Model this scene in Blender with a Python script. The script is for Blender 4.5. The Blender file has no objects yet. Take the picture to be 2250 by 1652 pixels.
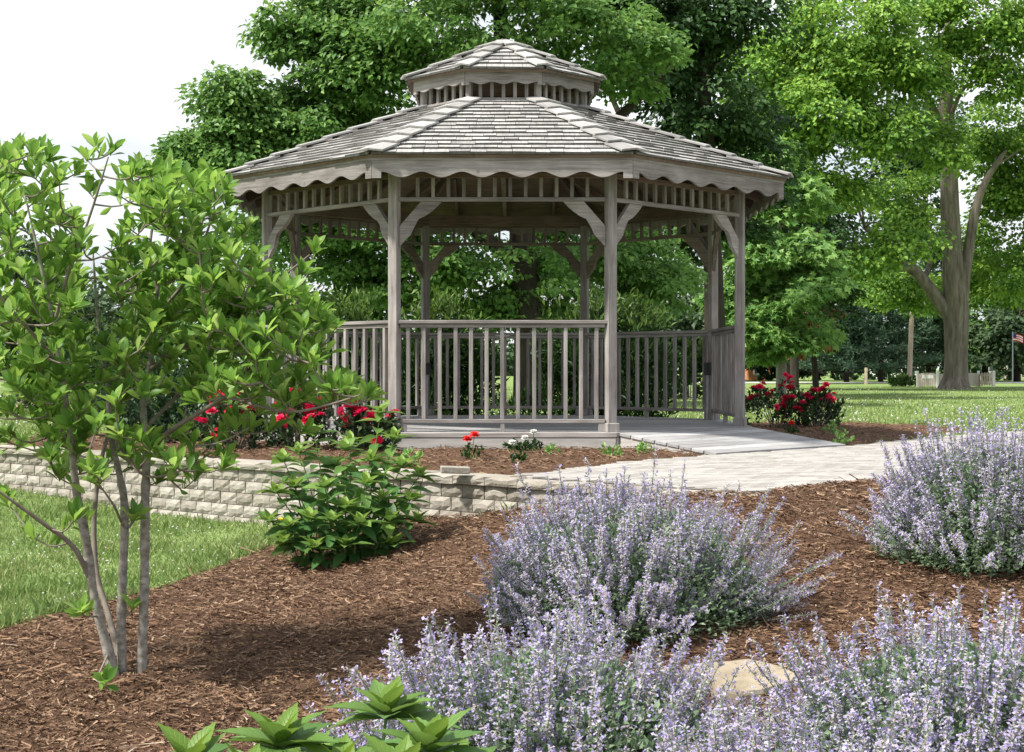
import bpy, bmesh, math, random
import numpy as np
from mathutils import Matrix, Vector

rng = np.random.default_rng(11)
random.seed(11)
S = bpy.context.scene
COL = S.collection
R = math.radians

# ------------------------------------------------------------------ camera
CAMH, FPX, CX, HY = 1.5, 3225.0, 1125.0, 810.0      # pixels of the 2250 wide view
cd = bpy.data.cameras.new('camera')
cd.sensor_width = 36.0
cd.lens = FPX / 2250.0 * 36.0
cd.shift_y = -16.0 / 2250.0
cd.clip_start, cd.clip_end = 0.05, 3000
cam = bpy.data.objects.new('camera', cd)
COL.objects.link(cam)
cam.location = (0, 0, CAMH)
cam.rotation_euler = (R(90), 0, 0)
S.camera = cam
S.cycles.max_bounces = 6
S.cycles.diffuse_bounces = 3
S.cycles.glossy_bounces = 2
S.cycles.transmission_bounces = 4
S.render.resolution_x, S.render.resolution_y = 1024, 752

# ------------------------------------------------------------------ sky, sun, exposure
SUN = Vector((-0.78, -0.38, 1.18)).normalized()
world = bpy.data.worlds.new('World')
S.world = world
world.use_nodes = True
nt = world.node_tree
nt.nodes.clear()
wo = nt.nodes.new('ShaderNodeOutputWorld')
bg = nt.nodes.new('ShaderNodeBackground')
sky = nt.nodes.new('ShaderNodeTexSky')
sky.sky_type = 'NISHITA'
sky.sun_disc = False
sky.sun_elevation = math.asin(SUN.z)
sky.sun_rotation = math.atan2(SUN.x, SUN.y)
sky.dust_density = 2.0
tc = nt.nodes.new('ShaderNodeTexCoord')
mp = nt.nodes.new('ShaderNodeMapping')
mp.inputs['Scale'].default_value = (1.0, 1.0, 2.6)
mp.inputs['Location'].default_value = (4.3, 1.7, 0.6)
ns = nt.nodes.new('ShaderNodeTexNoise')
ns.inputs['Scale'].default_value = 2.3
ns.inputs['Detail'].default_value = 6
ns.inputs['Roughness'].default_value = 0.55
cr = nt.nodes.new('ShaderNodeValToRGB')
cr.color_ramp.elements[0].position = 0.40
cr.color_ramp.elements[0].color = (0.42, 0.42, 0.42, 1)
cr.color_ramp.elements[1].position = 0.58
cr.color_ramp.elements[1].color = (1, 1, 1, 1)
mx = nt.nodes.new('ShaderNodeMix')
mx.data_type = 'RGBA'
mx.inputs['B'].default_value = (8.2, 8.35, 8.6, 1)
nt.links.new(tc.outputs['Generated'], mp.inputs['Vector'])
nt.links.new(mp.outputs['Vector'], ns.inputs['Vector'])
nt.links.new(ns.outputs['Fac'], cr.inputs['Fac'])
nt.links.new(cr.outputs['Color'], mx.inputs['Factor'])
nt.links.new(sky.outputs['Color'], mx.inputs['A'])
n2 = nt.nodes.new('ShaderNodeTexNoise')
n2.inputs['Scale'].default_value = 5.5
n2.inputs['Detail'].default_value = 5
cr2 = nt.nodes.new('ShaderNodeValToRGB')
cr2.color_ramp.elements[0].position = 0.36
cr2.color_ramp.elements[0].color = (5.3, 5.6, 6.0, 1)
cr2.color_ramp.elements[1].position = 0.56
cr2.color_ramp.elements[1].color = (7.6, 7.7, 7.9, 1)
nt.links.new(mp.outputs['Vector'], n2.inputs['Vector'])
nt.links.new(n2.outputs['Fac'], cr2.inputs['Fac'])
nt.links.new(cr2.outputs['Color'], mx.inputs['B'])
nt.links.new(mx.outputs['Result'], bg.inputs['Color'])
bg.inputs['Strength'].default_value = 0.095
nt.links.new(bg.outputs['Background'], wo.inputs['Surface'])

sl = bpy.data.lights.new('sun', 'SUN')
sl.energy = 4.1
sl.angle = R(4.0)
sl.color = (1.0, 0.955, 0.88)
so = bpy.data.objects.new('sun', sl)
COL.objects.link(so)
so.rotation_euler = SUN.to_track_quat('Z', 'Y').to_euler()
so.location = (-10, -5, 20)

vs = S.view_settings
vs.view_transform = 'Standard'
vs.look = 'None'
vs.exposure = 0.86
vs.gamma = 1.0
vs.use_curve_mapping = False

# ------------------------------------------------------------------ helpers
WM = {}


def np_mesh(name, V, Fs, rnd=None, uv=None, mi=None, smooth=False, age=None):
    V = np.ascontiguousarray(V, dtype=np.float32).reshape(-1, 3)
    if not isinstance(Fs, list):
        Fs = [Fs]
    Fs = [np.asarray(f, dtype=np.int32) for f in Fs if len(f)]
    me = bpy.data.meshes.new(name)
    me.vertices.add(len(V))
    me.vertices.foreach_set('co', V.ravel())
    loops = np.concatenate([f.ravel() for f in Fs])
    tot = np.concatenate([np.full(len(f), f.shape[1], np.int32) for f in Fs])
    start = np.concatenate([[0], np.cumsum(tot)[:-1]]).astype(np.int32)
    me.loops.add(len(loops))
    me.loops.foreach_set('vertex_index', loops)
    me.polygons.add(len(tot))
    me.polygons.foreach_set('loop_start', start)
    if mi is not None:
        me.polygons.foreach_set('material_index', np.asarray(mi, np.int32))
    me.polygons.foreach_set('use_smooth', np.full(len(tot), smooth, bool))
    if rnd is not None:
        a = me.attributes.new('rnd', 'FLOAT', 'POINT')
        a.data.foreach_set('value', np.ascontiguousarray(rnd, np.float32))
    if age is not None:
        a = me.attributes.new('age', 'FLOAT', 'POINT')
        a.data.foreach_set('value', np.ascontiguousarray(age, np.float32))
    if uv is not None:
        l = me.uv_layers.new(name='UVMap')
        l.uv.foreach_set('vector', np.ascontiguousarray(np.asarray(uv, np.float32)[loops]).ravel())
    me.update(calc_edges=True)
    return me


def obj(name, me, mat, parent=None, M=None, kind=None):
    o = bpy.data.objects.new(name, me)
    COL.objects.link(o)
    M = Matrix() if M is None else M
    WM[o.name] = M.copy()
    if parent is not None:
        o.parent = parent
        o.matrix_basis = WM[parent.name].inverted() @ M
    else:
        o.matrix_basis = M
    if me is not None and mat is not None and len(me.materials) == 0:
        for m in (mat if isinstance(mat, (list, tuple)) else [mat]):
            me.materials.append(m)
    if kind:
        o['kind'] = kind
    return o


def tag(o, label, cat, group=None):
    o['label'] = label
    o['category'] = cat
    if group:
        o['group'] = group
    return o


def thing(name, label, cat, loc, group=None):
    o = obj(name, None, None, None, Matrix.Translation(Vector(loc)))
    o.empty_display_size = 0.2
    return tag(o, label, cat, group)


def T(x, y, z):
    return Matrix.Translation((x, y, z))


def Rx(a):
    return Matrix.Rotation(a, 4, 'X')


def Ry(a):
    return Matrix.Rotation(a, 4, 'Y')


def Rz(a):
    return Matrix.Rotation(a, 4, 'Z')


_box = {}


def box_mesh(name, L, Wd, H, bev=0.004):
    """box centred on its origin, length along X, bevelled edges"""
    k = (name, round(L, 4), round(Wd, 4), round(H, 4))
    if k in _box:
        return _box[k]
    bm = bmesh.new()
    bmesh.ops.create_cube(bm, size=1.0)
    bmesh.ops.scale(bm, vec=(L, Wd, H), verts=bm.verts)
    if bev:
        bmesh.ops.bevel(bm, geom=list(bm.edges), offset=bev, segments=1, affect='EDGES')
    me = bpy.data.meshes.new(name)
    bm.to_mesh(me)
    bm.free()
    _box[k] = me
    return me


def board(name, L, Wd, H, M, parent, mat, bev=0.004):
    return obj(name, box_mesh(name, L, Wd, H, bev), mat, parent, M)


def pole_m(x, y, zmid, rot=0.0):
    """matrix that stands an X-long board upright"""
    return T(x, y, zmid) @ Rz(rot) @ Ry(R(-90))


def prism(name, P, d0, d1):
    """polygon P in the XZ plane, thick from y=d0 to y=d1"""
    bm = bmesh.new()
    a = [bm.verts.new((p[0], d0, p[1])) for p in P]
    b = [bm.verts.new((p[0], d1, p[1])) for p in P]
    n = len(P)
    bm.faces.new(a)
    bm.faces.new(b[::-1])
    for i in range(n):
        bm.faces.new((a[i], b[i], b[(i + 1) % n], a[(i + 1) % n]))
    bmesh.ops.triangulate(bm, faces=[f for f in bm.faces if len(f.verts) > 4])
    bmesh.ops.recalc_face_normals(bm, faces=bm.faces)
    me = bpy.data.meshes.new(name)
    bm.to_mesh(me)
    bm.free()
    return me


class Geo:
    """collects numpy blocks into one mesh"""
    def __init__(self):
        self.V, self.F, self.r, self.a, self.u, self.m, self.n = [], {}, [], [], [], {}, 0

    def add(self, V, F, rnd=0.0, age=0.0, uv=None, mi=0):
        V = np.asarray(V, float).reshape(-1, 3)
        F = np.asarray(F, int)
        self.V.append(V)
        self.F.setdefault(F.shape[1], []).append(F + self.n)
        self.m.setdefault(F.shape[1], []).append(np.full(len(F), mi))
        self.r.append(np.broadcast_to(np.asarray(rnd, float), (len(V),)))
        self.a.append(np.broadcast_to(np.asarray(age, float), (len(V),)))
        self.u.append(np.zeros((len(V), 2)) if uv is None else np.asarray(uv, float))
        self.n += len(V)

    def mesh(self, name, smooth=False, origin=None):
        V = np.concatenate(self.V)
        if origin is not None:
            V = V - np.asarray(origin, float)
        ks = sorted(self.F)
        return np_mesh(name, V, [np.concatenate(self.F[k]) for k in ks], np.concatenate(self.r),
                       np.concatenate(self.u), np.concatenate([np.concatenate(self.m[k]) for k in ks]),
                       smooth, np.concatenate(self.a))


def tube(P, rad, sides=6):
    P = np.asarray(P, float)
    n = len(P)
    rad = np.broadcast_to(np.asarray(rad, float), (n,))
    d = np.gradient(P, axis=0)
    d /= np.linalg.norm(d, axis=1)[:, None] + 1e-9
    ref = np.array([0.31, 0.95, 0.05])
    x = np.cross(d, ref)
    x /= np.linalg.norm(x, axis=1)[:, None] + 1e-9
    y = np.cross(d, x)
    a = np.linspace(0, 2 * np.pi, sides, endpoint=False)
    V = P[:, None, :] + rad[:, None, None] * (np.cos(a)[None, :, None] * x[:, None, :] + np.sin(a)[None, :, None] * y[:, None, :])
    V = V.reshape(-1, 3)
    i = np.arange(n - 1)[:, None] * sides
    j = np.arange(sides)[None, :]
    k = (j + 1) % sides
    F = np.stack([i + j, i + k, i + k + sides, i + j + sides], -1).reshape(-1, 4)
    V = np.concatenate([V, P[-1:] + d[-1:] * rad[-1]])
    e = len(V) - 1
    b = (n - 1) * sides
    F2 = np.stack([b + np.arange(sides), b + (np.arange(sides) + 1) % sides, np.full(sides, e)], -1)
    return V, F, F2


def add_tube(g, P, rad, sides=6, rnd=0.0, mi=0):
    V, F, F2 = tube(P, rad, sides)
    n0 = g.n
    g.add(V, F, rnd, mi=mi)
    g.F.setdefault(3, []).append(F2 + n0)
    g.m.setdefault(3, []).append(np.full(len(F2), mi))


def smooth_path(P, n):
    """Catmull-Rom through the points"""
    P = np.asarray(P, float)
    Q = np.concatenate([[2 * P[0] - P[1]], P, [2 * P[-1] - P[-2]]])
    out = []
    m = len(P) - 1
    for t in np.linspace(0, m, n):
        i = min(int(t), m - 1)
        f = t - i
        a, b, c, d = Q[i:i + 4]
        out.append(0.5 * (2 * b + (c - a) * f + (2 * a - 5 * b + 4 * c - d) * f * f + (3 * b - a - 3 * c + d) * f ** 3))
    return np.array(out)


def unit(v):
    return v / (np.linalg.norm(v, axis=-1, keepdims=True) + 1e-9)


def frames(d, n):
    y = unit(d)
    x = unit(np.cross(y, n))
    z = np.cross(x, y)
    return np.stack([x, y, z], -1)


def scatter(g, TV, TF, pos, Fr, sc, rnd, age=0.0, uv=None, mi=0):
    """copies of a template at pos with frames Fr and sizes sc (n or n x 3)"""
    n, k = len(pos), len(TV)
    sc = np.asarray(sc, float)
    loc = TV[None] * (sc[:, None, None] if sc.ndim == 1 else sc[:, None, :])
    V = pos[:, None, :] + np.einsum('nij,nkj->nki', Fr, loc)
    F = (TF[None] + (np.arange(n) * k)[:, None, None]).reshape(-1, TF.shape[1])
    u = None if uv is None else np.tile(uv, (n, 1))
    age = np.repeat(np.broadcast_to(np.asarray(age, float), (n,)), k)
    g.add(V.reshape(-1, 3), F, np.repeat(rnd, k), age, u, mi)


def rand_dirs(n):
    v = rng.normal(size=(n, 3))
    return unit(v)


def px(x, y, Z):
    """direction of a pixel of the 2250-wide view, at depth Z (metres)"""
    return np.array([(x - CX) / FPX * Z, Z, CAMH - (y - HY) / FPX * Z])


def sd_poly(P, poly):
    """signed distance to a closed polygon, positive inside"""
    P = np.asarray(P, float)
    poly = np.asarray(poly, float)
    d = np.full(len(P), 1e9)
    ins = np.zeros(len(P), bool)
    for a, b in zip(poly, np.roll(poly, -1, 0)):
        e = b - a
        w = P - a
        t = np.clip((w @ e) / (e @ e), 0, 1)
        d = np.minimum(d, np.linalg.norm(w - t[:, None] * e, axis=1))
        c = ((a[1] <= P[:, 1]) != (b[1] <= P[:, 1])) & (P[:, 0] < a[0] + (P[:, 1] - a[1]) * e[0] / (e[1] if e[1] else 1e-9))
        ins ^= c
    return np.where(ins, d, -d)


# leaf shapes: base at origin, tip along +Y, upper side +Z
KITE = (np.array([[0, 0, 0], [.34, .45, .10], [0, 1, -.06], [-.34, .45, .10]]), np.array([[0, 1, 2], [0, 2, 3]]))
SLIM = (np.array([[0, 0, 0], [.15, .45, .05], [0, 1, -.10], [-.15, .45, .05]]), np.array([[0, 1, 2], [0, 2, 3]]))
TRI = (np.array([[-.26, .1, 0], [.26, .1, .05], [0, 1, 0]]), np.array([[0, 1, 2]]))
LOBED = (np.array([[0, 0, 0], [.50, .12, .05], [.24, .45, .03], [.46, .78, .02], [.12, .66, .05], [0, 1.08, -.10],
                   [-.12, .66, .05], [-.46, .78, .02], [-.24, .45, .03], [-.50, .12, .05], [0, .45, -.04]]),
         np.array([[0, 1, 2], [0, 2, 10], [10, 2, 3], [10, 3, 4], [10, 4, 5], [10, 5, 6], [10, 6, 7], [10, 7, 8], [10, 8, 0], [0, 8, 9]]))


def leaf_shape(widths, cup=.25, droop=.25, teeth=0.0, cols=5):
    """midrib strip with two rows of side points; widths from base to tip"""
    n = len(widths)
    V, uv = [], []
    for i, w in enumerate(widths):
        t = i / (n - 1)
        zz = -droop * t * t
        jag = (teeth if i % 2 else -teeth)
        if cols == 3:
            V += [(-w, t, zz + cup * w), (0, t, zz), (w, t, zz + cup * w)]
            uv += [(0, t), (.5, t), (1, t)]
            continue
        V += [(-w, t + jag, zz + cup * w), (-w * .5, t, zz + cup * w * .3), (0, t, zz), (w * .5, t, zz + cup * w * .3), (w, t + jag, zz + cup * w)]
        uv += [(0, t), (.25, t), (.5, t), (.75, t), (1, t)]
    F = []
    for i in range(n - 1):
        for j in range(cols - 1):
            a = i * cols + j
            F.append((a, a + 1, a + cols + 1, a + cols))
    return np.array(V), np.array(F), np.array(uv)


OBOV = leaf_shape([.014, .055, .105, .150, .182, .178, .115, .010], cup=.45, droop=.14, cols=3)
BROAD = leaf_shape([.012, .085, .150, .205, .220, .250, .246, .258, .236, .236, .200, .188, .142, .118, .066, .040, .003], cup=.30, droop=.22, teeth=.008)

# ------------------------------------------------------------------ materials


def new_mat(name):
    m = bpy.data.materials.new(name)
    m.use_nodes = True
    n = m.node_tree
    n.nodes.clear()
    out = n.nodes.new('ShaderNodeOutputMaterial')
    b = n.nodes.new('ShaderNodeBsdfPrincipled')
    n.links.new(b.outputs[0], out.inputs['Surface'])
    return m, n, b, out


def node(n, t, **kw):
    x = n.nodes.new('ShaderNode' + t)
    for k, v in kw.items():
        if k in x.inputs.keys():
            x.inputs[k].default_value = v
        else:
            setattr(x, k, v)
    return x


def ramp(n, fac, stops):
    r = n.nodes.new('ShaderNodeValToRGB')
    e = r.color_ramp.elements
    while len(e) < len(stops):
        e.new(0.5)
    for el, (p, c) in zip(e, stops):
        el.position = p
        el.color = (*c, 1)
    n.links.new(fac, r.inputs['Fac'])
    return r.outputs['Color']


def math_n(n, op, a, b=None, clamp=False):
    x = n.nodes.new('ShaderNodeMath')
    x.operation = op
    x.use_clamp = clamp
    for i, v in enumerate((a, b)):
        if v is None:
            continue
        if isinstance(v, (int, float)):
            x.inputs[i].default_value = v
        else:
            n.links.new(v, x.inputs[i])
    return x.outputs[0]


def mixc(n, fac, a, b, mode='MIX'):
    x = n.nodes.new('ShaderNodeMix')
    x.data_type = 'RGBA'
    x.blend_type = mode
    for k, v in (('Factor', fac), ('A', a), ('B', b)):
        if isinstance(v, (int, float)):
            x.inputs[k].default_value = v
        elif isinstance(v, tuple):
            x.inputs[k].default_value = (*v, 1)
        else:
            n.links.new(v, x.inputs[k])
    return x.outputs['Result']


def bump(n, b, h, strength=.3, dist=.01):
    x = n.nodes.new('ShaderNodeBump')
    x.inputs['Strength'].default_value = strength
    x.inputs['Distance'].default_value = dist
    n.links.new(h, x.inputs['Height'])
    n.links.new(x.outputs[0], b.inputs['Normal'])


def rnd_out(n):
    a = node(n, 'Attribute', attribute_name='rnd').outputs['Fac']
    o = node(n, 'ObjectInfo').outputs['Random']
    return math_n(n, 'FRACT', math_n(n, 'ADD', a, o))


def wood_mat(name, dark, mid, light, uvmap=False, rough=.85, grain=1.0, knots=True):
    m, n, b, _ = new_mat(name)
    r = rnd_out(n)
    t = node(n, 'TexCoord')
    co = t.outputs['UV' if uvmap else 'Object']
    off = node(n, 'VectorMath', operation='ADD')
    n.links.new(co, off.inputs[0])
    cmb = node(n, 'CombineXYZ')
    n.links.new(math_n(n, 'MULTIPLY', r, 37.0), cmb.inputs[0])
    n.links.new(math_n(n, 'MULTIPLY', r, 91.0), cmb.inputs[1])
    n.links.new(math_n(n, 'MULTIPLY', r, 53.0), cmb.inputs[2])
    n.links.new(cmb.outputs[0], off.inputs[1])
    mpn = node(n, 'Mapping')
    mpn.inputs['Scale'].default_value = (1.6, 26, 26)
    n.links.new(off.outputs[0], mpn.inputs['Vector'])
    n1 = node(n, 'TexNoise', Scale=1.6 * grain, Detail=7.0, Roughness=.62, Distortion=.7)
    n.links.new(mpn.outputs[0], n1.inputs['Vector'])
    n2 = node(n, 'TexNoise', Scale=2.2, Detail=4.0, Roughness=.6)
    n.links.new(off.outputs[0], n2.inputs['Vector'])
    f = math_n(n, 'ADD', math_n(n, 'MULTIPLY', n1.outputs['Fac'], .62), math_n(n, 'MULTIPLY', n2.outputs['Fac'], .38))
    c = ramp(n, f, [(.32, dark), (.48, mid), (.66, light)])
    big = node(n, 'TexNoise', Scale=1.1, Detail=3.0)
    n.links.new(off.outputs[0], big.inputs['Vector'])
    v = math_n(n, 'ADD', math_n(n, 'ADD', math_n(n, 'MULTIPLY', r, .46), .50), math_n(n, 'MULTIPLY', big.outputs['Fac'], .5))
    cc = mixc(n, 1.0, c, (1, 1, 1), 'MULTIPLY')
    hsv = node(n, 'HueSaturation')
    n.links.new(cc, hsv.inputs['Color'])
    n.links.new(v, hsv.inputs['Value'])
    col = hsv.outputs['Color']
    if knots:
        vo = node(n, 'TexVoronoi', Scale=2.6)
        n.links.new(off.outputs[0], vo.inputs['Vector'])
        kf = ramp(n, vo.outputs['Distance'], [(.02, (1, 1, 1)), (.07, (0, 0, 0))])
        col = mixc(n, math_n(n, 'MULTIPLY', kf, .55), col, (.09, .065, .045))
    n.links.new(col, b.inputs['Base Color'])
    b.inputs['Roughness'].default_value = rough
    b.inputs['Specular IOR Level'].default_value = .25
    bump(n, b, n1.outputs['Fac'], .45, .004)
    return m


def leaf_mat(name, stops, young=None, trans=.35, rough=.5, spec=.35, vein=False, tcol=1.25):
    m, n, b, out = new_mat(name)
    r = rnd_out(n)
    col = ramp(n, r, stops)
    if young is not None:
        ag = node(n, 'Attribute', attribute_name='age').outputs['Fac']
        col = mixc(n, ag, col, young)
    if vein:
        uvn = node(n, 'TexCoord').outputs['UV']
        sp = node(n, 'SeparateXYZ')
        n.links.new(uvn, sp.inputs[0])
        ax = math_n(n, 'ABSOLUTE', math_n(n, 'SUBTRACT', sp.outputs[0], .5))
        mid = ramp(n, ax, [(0.0, (1, 1, 1)), (.035, (0, 0, 0))])
        w = math_n(n, 'SUBTRACT', math_n(n, 'MULTIPLY', sp.outputs[1], 9.0), math_n(n, 'MULTIPLY', ax, 5.0))
        fr = math_n(n, 'ABSOLUTE', math_n(n, 'SUBTRACT', math_n(n, 'FRACT', w), .5))
        side = ramp(n, fr, [(0.0, (1, 1, 1)), (.09, (0, 0, 0))])
        vf = math_n(n, 'MAXIMUM', mid, math_n(n, 'MULTIPLY', side, .55))
        col = mixc(n, math_n(n, 'MULTIPLY', vf, vein), col, (.20, .33, .09))
        bump(n, b, math_n(n, 'MULTIPLY', vf, -1.0), .5, .004)
    n.links.new(col, b.inputs['Base Color'])
    b.inputs['Roughness'].default_value = rough
    b.inputs['Specular IOR Level'].default_value = spec
    tr = node(n, 'BsdfTranslucent')
    tc_ = node(n, 'HueSaturation', Value=tcol, Hue=.485)
    n.links.new(col, tc_.inputs['Color'])
    n.links.new(tc_.outputs[0], tr.inputs['Color'])
    ms = node(n, 'MixShader')
    ms.inputs[0].default_value = trans
    n.links.new(b.outputs[0], ms.inputs[1])
    n.links.new(tr.outputs[0], ms.inputs[2])
    n.links.new(ms.outputs[0], out.inputs['Surface'])
    return m


def noise_mat(name, stops, scale=6.0, detail=6.0, rough=.9, bstr=.4, bdist=.02, spec=.2, scl=(1, 1, 1), use_rnd=.0):
    m, n, b, _ = new_mat(name)
    t = node(n, 'TexCoord').outputs['Object']
    mpn = node(n, 'Mapping')
    mpn.inputs['Scale'].default_value = scl
    n.links.new(t, mpn.inputs['Vector'])
    n1 = node(n, 'TexNoise', Scale=scale, Detail=detail, Roughness=.65)
    n.links.new(mpn.outputs[0], n1.inputs['Vector'])
    f = n1.outputs['Fac']
    if use_rnd:
        r = rnd_out(n)
        f = math_n(n, 'ADD', math_n(n, 'MULTIPLY', f, 1 - use_rnd), math_n(n, 'MULTIPLY', r, use_rnd))
    c = ramp(n, f, stops)
    n.links.new(c, b.inputs['Base Color'])
    b.inputs['Roughness'].default_value = rough
    b.inputs['Specular IOR Level'].default_value = spec
    bump(n, b, n1.outputs['Fac'], bstr, bdist)
    return m


def rnd_mat(name, stops, rough=.9, spec=.2):
    m, n, b, _ = new_mat(name)
    c = ramp(n, rnd_out(n), stops)
    n.links.new(c, b.inputs['Base Color'])
    b.inputs['Roughness'].default_value = rough
    b.inputs['Specular IOR Level'].default_value = spec
    return m


def lin(h):
    """sRGB 0..255 to linear"""
    return tuple((v / 255 / 12.92) if v / 255 <= .04045 else (((v / 255) + .055) / 1.055) ** 2.4 for v in h)


M = {}
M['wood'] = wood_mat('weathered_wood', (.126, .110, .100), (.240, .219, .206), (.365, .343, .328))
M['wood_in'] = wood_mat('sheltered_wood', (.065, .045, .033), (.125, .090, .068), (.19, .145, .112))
M['shingle'] = wood_mat('cedar_shingle', (.205, .197, .188), (.325, .317, .305), (.435, .427, .413), uvmap=True, grain=1.0, knots=False)
M['butt'] = noise_mat('shingle_end_grain', [(.3, (.095, .092, .085)), (.7, (.175, .17, .16))], 30, 5, .95, .3, .004)
M['deck'] = wood_mat('deck_wood', (.22, .216, .212), (.33, .327, .325), (.42, .417, .415))
M['concrete_skirt'] = noise_mat('skirt_board', [(.3, (.32, .305, .285)), (.7, (.50, .485, .46))], 5.0, 8, .9, .25, .01, scl=(.6, 1, 4))
M['block'] = noise_mat('split_block', [(.25, (.235, .212, .175)), (.5, (.315, .288, .245)), (.75, (.385, .36, .315))], 26.0, 8, .95, .8, .010, use_rnd=.45)
M['paver'] = noise_mat('concrete_paver', [(.25, (.22, .208, .19)), (.5, (.335, .32, .297)), (.8, (.43, .413, .39))], 14.0, 7, .95, .5, .006, use_rnd=.30)
M['soil'] = noise_mat('joint_sand', [(.3, (.14, .12, .10)), (.7, (.26, .235, .20))], 30, 6)
M['stone'] = noise_mat('sandstone', [(.3, (.20, .165, .115)), (.5, (.29, .245, .175)), (.7, (.36, .31, .23))], 9.0, 8, .9, .4, .01)
M['mulch'] = noise_mat('mulch_base', [(.25, (.060, .034, .021)), (.5, (.120, .069, .042)), (.8, (.19, .116, .071))], 42.0, 9, .95, 1.0, .03)
M['chips'] = rnd_mat('mulch_chips', [(0, (.080, .045, .028)), (.30, (.135, .078, .047)), (.62, (.190, .114, .069)), (.88, (.255, .162, .100)), (.985, (.34, .235, .155)), (1, (.44, .36, .28))])
M['bark'] = noise_mat('smooth_bark', [(.32, (.13, .115, .095)), (.5, (.27, .25, .22)), (.7, (.42, .40, .365))], 26.0, 8, .85, .7, .008, scl=(1, 1, 1.3))
M['twig'] = noise_mat('twig_bark', [(.3, (.15, .125, .10)), (.7, (.28, .245, .205))], 20.0, 4, .85, .3, .004)
M['maple_bark'] = noise_mat('furrowed_bark', [(.30, (.085, .073, .058)), (.5, (.19, .165, .135)), (.7, (.30, .27, .225))], 7.0, 8, .95, 1.0, .12, scl=(1, 1, .16))
M['dark_shaded_bark'] = noise_mat('dark_shaded_bark', [(.3, (.022, .018, .014)), (.7, (.060, .050, .040))], 7.0, 7, .95, .8, .06, scl=(1, 1, .2))  # dark bark, darkened further to carry the shade on the trunks
M['maple'] = leaf_mat('maple_leaves', [(0, (0.051, 0.131, 0.028)), (.5, (0.097, 0.217, 0.041)), (1, (0.182, 0.325, 0.063))], trans=.34)
M['maple_b'] = leaf_mat('maple_leaves_blue', [(0, (0.074, 0.171, 0.043)), (.5, (0.148, 0.291, 0.066)), (1, (0.245, 0.399, 0.097))], trans=.42)
M['maple_c'] = leaf_mat('maple_leaves_bright', [(0, (0.074, 0.182, 0.032)), (.5, (0.154, 0.308, 0.046)), (1, (0.285, 0.456, 0.074))], trans=.36)
M['oak'] = leaf_mat('oak_leaves', [(0, (0.103, 0.234, 0.057)), (.5, (0.177, 0.336, 0.082)), (1, (0.274, 0.445, 0.125))], trans=.38)
M['maple_shade'] = leaf_mat('maple_leaves_shaded', [(0, (0.021, 0.055, 0.016)), (.5, (0.036, 0.091, 0.023)), (1, (0.068, 0.142, 0.034))], trans=.25)  # darker maple leaf copy; shade from neighbouring crowns painted into the colour
M['wood_shade'] = wood_mat('shaded_wood', (.090, .070, .056), (.165, .135, .112), (.25, .215, .185))  # darker copy of the grey wood; shade of the rear sides put into colour
M['rust'] = leaf_mat('rusty_leaves', [(0, (.16, .06, .025)), (.5, (.26, .11, .045)), (1, (.36, .17, .07))], trans=.3)
M['pine'] = leaf_mat('pine_needles', [(0, (.032, .078, .045)), (.5, (.062, .128, .068)), (1, (.11, .19, .10))], trans=.15, rough=.6)
M['farleaf'] = leaf_mat('far_leaves', [(0, (.045, .090, .040)), (.5, (.075, .130, .055)), (1, (.11, .17, .075))], trans=.3, rough=.6)
M['hedge'] = leaf_mat('hedge_leaves', [(0, (.011, .034, .009)), (.5, (.024, .064, .014)), (1, (.048, .105, .020))], young=(.20, .33, .055), trans=.35)  # dark foliage, base colour lowered further for the shade behind the gazebo
M['magnolia'] = leaf_mat('magnolia_leaves', [(0, (.090, .210, .034)), (.45, (.165, .340, .052)), (.85, (.260, .440, .084)), (1, (.34, .49, .15))], trans=.50, rough=.40, vein=.22)
M['broad'] = leaf_mat('broad_leaves', [(0, (.036, .115, .030)), (.5, (.062, .165, .042)), (1, (.095, .215, .062))], young=(.27, .41, .070), trans=.34, rough=.42, vein=.22)
M['broad_front'] = leaf_mat('broad_leaves_front', [(0, (.060, .150, .045)), (.5, (.090, .205, .065)), (1, (.14, .26, .10))], young=(.165, .27, .030), trans=.34, rough=.45, vein=.45)
M['stem'] = rnd_mat('green_stem', [(0, (.10, .20, .05)), (1, (.20, .30, .09))], .6)
M['cat_leaf'] = leaf_mat('catmint_leaves', [(0, (.13, .22, .115)), (.5, (.215, .315, .18)), (1, (.31, .40, .26))], trans=.38, rough=.7, spec=.15)
M['cat_flower'] = leaf_mat('catmint_petals', [(0, (.38, .33, .64)), (.5, (.50, .445, .72)), (1, (.61, .555, .76))], trans=.35, rough=.7, spec=.1, tcol=1.1)
M['cat_calyx'] = leaf_mat('catmint_calyx', [(0, (.40, .32, .37)), (.40, (.48, .41, .44)), (.70, (.44, .45, .38)), (1, (.33, .42, .28))], trans=.25, rough=.8, spec=.1, tcol=1.1)
M['rose'] = leaf_mat('rose_petals', [(0, (.50, .008, .040)), (.5, (.68, .016, .070)), (1, (.78, .045, .12))], trans=.25, rough=.55, spec=.25, tcol=1.1)
M['geranium'] = leaf_mat('geranium_petals', [(0, (.62, .02, .012)), (1, (.80, .05, .03))], trans=.25, tcol=1.1)
M['white_petal'] = leaf_mat('white_petals', [(0, (.70, .70, .66)), (1, (.85, .85, .82))], trans=.3, tcol=1.0)
M['pink_petal'] = leaf_mat('pink_petals', [(0, (.70, .25, .38)), (1, (.82, .42, .52))], trans=.3, tcol=1.0)
M['yellow_petal'] = rnd_mat('yellow_petals', [(0, (.75, .50, .02)), (1, (.85, .62, .04))])
M['rose_leaf'] = leaf_mat('rose_leaves', [(0, (.018, .045, .018)), (.5, (.036, .078, .030)), (1, (.075, .120, .050))], trans=.2, rough=.4)
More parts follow.
